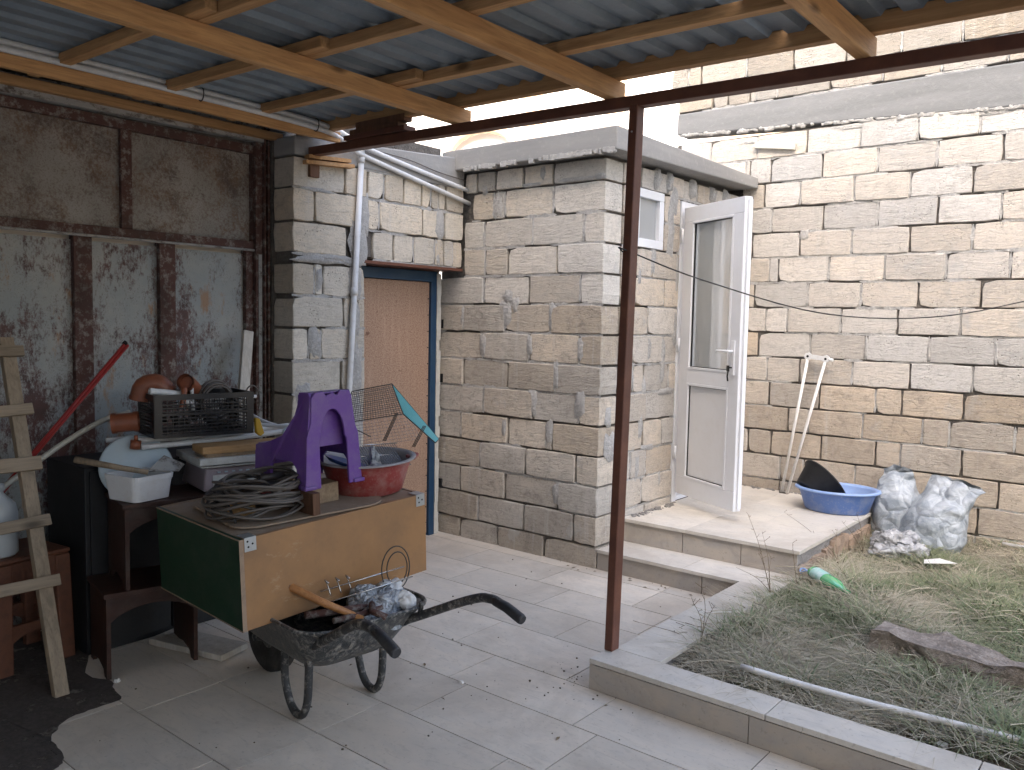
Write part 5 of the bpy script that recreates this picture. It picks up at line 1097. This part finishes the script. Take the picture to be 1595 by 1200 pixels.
# pipe lying along the kerb
b = MB(); P = smooth_path([(2.79, -1.235, .165), (3.2, -1.20, .150), (3.65, -1.155, .150), (4.2, -1.10, .150), (4.9, -1.05, .15)], 4); b.tube(P, .0135, 10); setp(obj('white_pipe', b, M['concrete_pipe']), 'long weathered white pipe lying in the grass along the front kerb', 'pipe')
b = MB(); b.tube([(3.28, 1.90, .18), (3.9, 1.86, .175)], .013, 8); setp(obj('white_pipe', b, M['concrete_pipe']), 'short white pipe lying at the foot of the boundary wall beyond the sacks', 'pipe')
# green bottle
B0, B1 = Vector((2.56, .245, .215)), Vector((2.85, .03, .190)); dB = (B1-B0).normalized(); uB = dB.cross(Vector((0, 0, 1))).normalized(); vB = uB.cross(dB)
bt = thing('plastic_bottle', 'flattened green plastic bottle lying in the grass by the landing', 'bottle', tuple(B0))
FB = lambda x_, y_, z_: B0+dB*z_+uB*x_+vB*y_*.75
b = MB(); b.lathe([(0, .02), (.036, .02), (.043, .03), (.044, .11), (.041, .12), (.044, .19), (.042, .24), (.022, .30), (.014, .32), (.014, .345)], FB, 20); obj('body', b, M['bottle'], bt)
b = MB(); b.lathe([(.0445, .05), (.0455, .052), (.0455, .15), (.0445, .152)], FB, 20); obj('label', b, M['label_white'], bt)
b = MB(); b.lathe([(0, .348), (.016, .348), (.016, .33), (.0145, .33)], FB, 14); obj('cap', b, M['bottle'], bt)
b = MB(); c_ = Vector((2.53, .30, .185)); b.tube([c_+Vector((.05*math.cos(t), .03*math.sin(t), .012*math.sin(t*3))) for t in np.linspace(0, 6.283, 19)[:-1]], .006, 6, closed=True); setp(obj('film_ring', b, M['blue_rim']), 'crumpled pale blue film ring beside the green bottle', 'plastic film')
# paper card
b = MB(); c_ = Vector((3.085, .98, .20)); b.add([c_+Vector(q) for q in ((-.075, -.05, -.005), (.0, -.06, .012), (.10, -.01, .02), (.07, .06, .004), (-.01, .045, .018), (-.09, .02, .0))]+[c_+Vector(q)+Vector((0, 0, .003)) for q in ((-.075, -.05, -.005), (.0, -.06, .012), (.10, -.01, .02), (.07, .06, .004), (-.01, .045, .018), (-.09, .02, .0))], [(5, 4, 1, 0), (4, 3, 2, 1), (6, 7, 10, 11), (7, 8, 9, 10), (0, 1, 7, 6), (1, 2, 8, 7), (2, 3, 9, 8), (3, 4, 10, 9), (4, 5, 11, 10), (5, 0, 6, 11)])
setp(obj('paper_card', b, M['paper']), 'creased white card lying on the grass', 'card')
# sacks and bags against the wall
def sack(label, c, rx, ry, h, seed, lean, ang, top, drop):
    n = 56; m = 34; F = frame(c, ang); vs = []
    kz = [0, .04, .14, .40, .60, .74, .86, .95, 1.0]; kx = [.82, .93, 1.02, 1.0, .88, .74, .72*top, .80*top, .78*top]; ky = [.85, .95, 1.03, .98, .80, .50, .22, .10, .04]
    for j in range(m+1):
        t = j/m; z_ = t; rx_ = rx*float(np.interp(z_, kz, kx)); ry_ = ry*float(np.interp(z_, kz, ky))
        for i in range(n):
            a = 2*math.pi*i/n; q = Vector((rx_*math.cos(a), ry_*math.sin(a), z_*h))
            amp = .012+.035*max(0, z_-.45)
            q += mn.noise_vector(q*7+Vector((seed, 0, 0)))*amp*1.4+mn.noise_vector(Vector((q.x*16, q.y*16, q.z*9+seed)))*amp*.8
            q.z -= drop*max(0, z_-.6)*(.5+.5*math.sin(a*1+seed))*h; q.x += lean[0]*z_*z_; q.y += lean[1]*z_*z_
            if j == 0: q.z = 0
            vs.append(F(q.x, q.y, max(0, q.z)))
    b = MB(); b.add(vs, [(k_*n+i, k_*n+(i+1) % n, (k_+1)*n+(i+1) % n, (k_+1)*n+i) for k_ in range(m) for i in range(n)], True)
    return setp(obj('rubble_sack', b, M['sack']), label, 'sack', 'filled grey sacks by the boundary wall')
sack('filled grey sack leaning on the wall beside the blue tub, left of the pair', (2.63, 1.79, .11), .175, .16, .54, 3, (-.02, .06), R(10), .80, .22)
sack('bulging grey sack with a flopped-open top, right of the pair', (2.87, 1.70, .10), .215, .18, .52, 8, (.13, .09), R(-12), 1.1, .36)
crumple('clear_bag', 'small crumpled clear plastic bag on the grass before the sacks', 'plastic bag', (2.75, 1.28, .14), .165, .13, .12, M['film'], 7, .8, 5)
# blue tub with the black tub inside
TBc = (2.26, 1.60, .298)
bt = thing('blue_tub', 'blue oval plastic tub standing on the landing corner', 'tub', TBc); F = frame(TBc, R(12))
b = MB(); b.lathe([(0, 0), (.205, 0), (.22, .01), (.262, .14), (.268, .15)], F, 40, sx=1, sy=.80); obj('bowl', b, M['blue_tub'], bt)
b = MB(); b.lathe([(.262, .148), (.292, .152), (.296, .158), (.292, .168), (.262, .168), (.252, .15), (.21, .014), (0, .012)], F, 40, sx=1, sy=.80); obj('rim', b, M['blue_rim'], bt)
kt = Vector((2.13, 1.60, .455)); kn_ = Vector((.50, .62, .62)).normalized(); ku = kn_.cross(Vector((0, 1, 0))).normalized(); kv = kn_.cross(ku)
FK = lambda x_, y_, z_: kt+ku*x_+kv*y_+kn_*z_
kb = thing('black_tub', 'black round rubber tub tipped inside the blue tub', 'tub', tuple(kt))
b = MB(); b.lathe([(0, -.10), (.12, -.10), (.135, -.09), (.185, .05), (.20, .055), (.20, .065), (.185, .065), (.178, .05), (.125, -.088), (0, -.09)], FK, 32); obj('bowl', b, M['black_tub'], kb)
b = MB(); b.tube([FK(-.19, -.06, .06), FK(-.215, -.03, .065), FK(-.215, .03, .065), FK(-.19, .06, .06)], .009, 8); obj('handle', b, M['black_tub'], kb)
# pole frame against the wall
pf = thing('pole_frame', 'two cream tubes joined by a white plastic head, leaning on the wall', 'frame', (1.73, 1.93, .297))
Pa, Pb, Ta, Tb = Vector((1.715, 1.945, .30)), Vector((1.765, 1.93, .30)), Vector((1.868, 1.975, 1.40)), Vector((2.01, 1.965, 1.385))
for p, q in ((Pa, Ta), (Pb, Tb)):
    b = MB(); b.tube([p, q], .0115, 10); obj('tube', b, M['pole'], pf)
b = MB(); b.tube([Ta+Vector((0, -.012, .0)), Ta+Vector((.0, .012, .0))], .028, 16); b.tube([Tb+Vector((0, -.012, .0)), Tb+Vector((.0, .012, .0))], .028, 16); b.bar(Ta, Tb, .018, .034); b.tube([Tb, Tb+Vector((.055, .0, -.008))], .013, 8); hd2 = obj('head', b, M['pvc'], pf)
for q in (Ta, Tb):
    b = MB(); b.tube([q+Vector((0, -.0135, 0)), q+Vector((0, -.0125, 0))], .010, 12); obj('screw_hole', b, M['hole'], hd2)
b = MB(); b.bar(Pa+Vector((-.015, 0, -.001)), Pb+Vector((.01, 0, -.001)), .024, .012); obj('foot', b, M['rubber'], pf)

# ------------------------------------------------------------------ small bits on the floor
r = random.Random(77)
for i, (x, y, lb, s_) in enumerate(((1.76, -1.88, 'white crumb of plaster on the floor right of the wheelbarrow', .011), (.62, -2.885, 'white chip beside the front leg of the lower dark stool', .013))):
    b = MB(); F = frame((x, y, 0.001), r.uniform(0, 6)); b.hexa([F(-s_, -s_, 0), F(s_, -s_*.7, 0), F(s_*.8, s_, 0), F(-s_*.7, s_*.8, 0), F(-s_*.5, -s_*.6, s_), F(s_*.6, -s_*.4, s_*1.2), F(s_*.5, s_*.5, s_*.8), F(-s_*.4, s_*.5, s_*1.1)]); setp(obj('chip', b, M['paper']), lb, 'chip')
b = MB()
for i in range(150):
    x, y = r.uniform(.6, 3.4), r.uniform(-3.2, -.1); s_ = r.uniform(.001, .004)
    if i < 40: x, y = 2.1+r.gauss(0, .1), -1.45+r.gauss(0, .15)
    if x > 2.2 and y > -1.56: continue
    F = frame((x, y, .0012), r.uniform(0, 6)); b.box(-s_, s_, -s_, s_*.8, 0, s_, F)
setp(obj('floor_grit', b, M['soil']), kind='stuff')
b = MB()
for i in range(46):
    t_ = r.random(); x, y = (r.uniform(.9, 2.2), -.02-abs(r.gauss(0, .05))) if t_ < .35 else ((2.2-abs(r.gauss(0, .06)), r.uniform(-1.5, -.1)) if t_ < .7 else (r.uniform(.9, 3.2), r.uniform(-3.0, -1.6)))
    if y > -1.54 and x > 2.2: continue
    F = frame((x, y, .002), r.uniform(0, 6)); L = r.uniform(.008, .02); b.add([F(-L, 0, .001), F(0, -L*.35, .004), F(L, 0, .002), F(0, L*.35, .006)], [(0, 1, 2, 3)])
setp(obj('leaf_litter', b, M['stem']), kind='stuff')
b = MB()
for i in range(260):
    if i < 130: x, y, zz = 1.26+abs(r.gauss(0, .03)), r.uniform(.35, 1.0), .2985
    else: x, y, zz = r.uniform(1.3, 2.4), 2.02-abs(r.gauss(0, .03)), .2985
    s_ = r.uniform(.002, .010); F = frame((x, y, zz), r.uniform(0, 6)); b.box(-s_, s_, -s_, s_*.8, 0, s_*.8, F)
setp(obj('landing_grit', b, M['mortar']), kind='stuff')
for x0_, y0_ in ((1.22, -.02),):
    pass
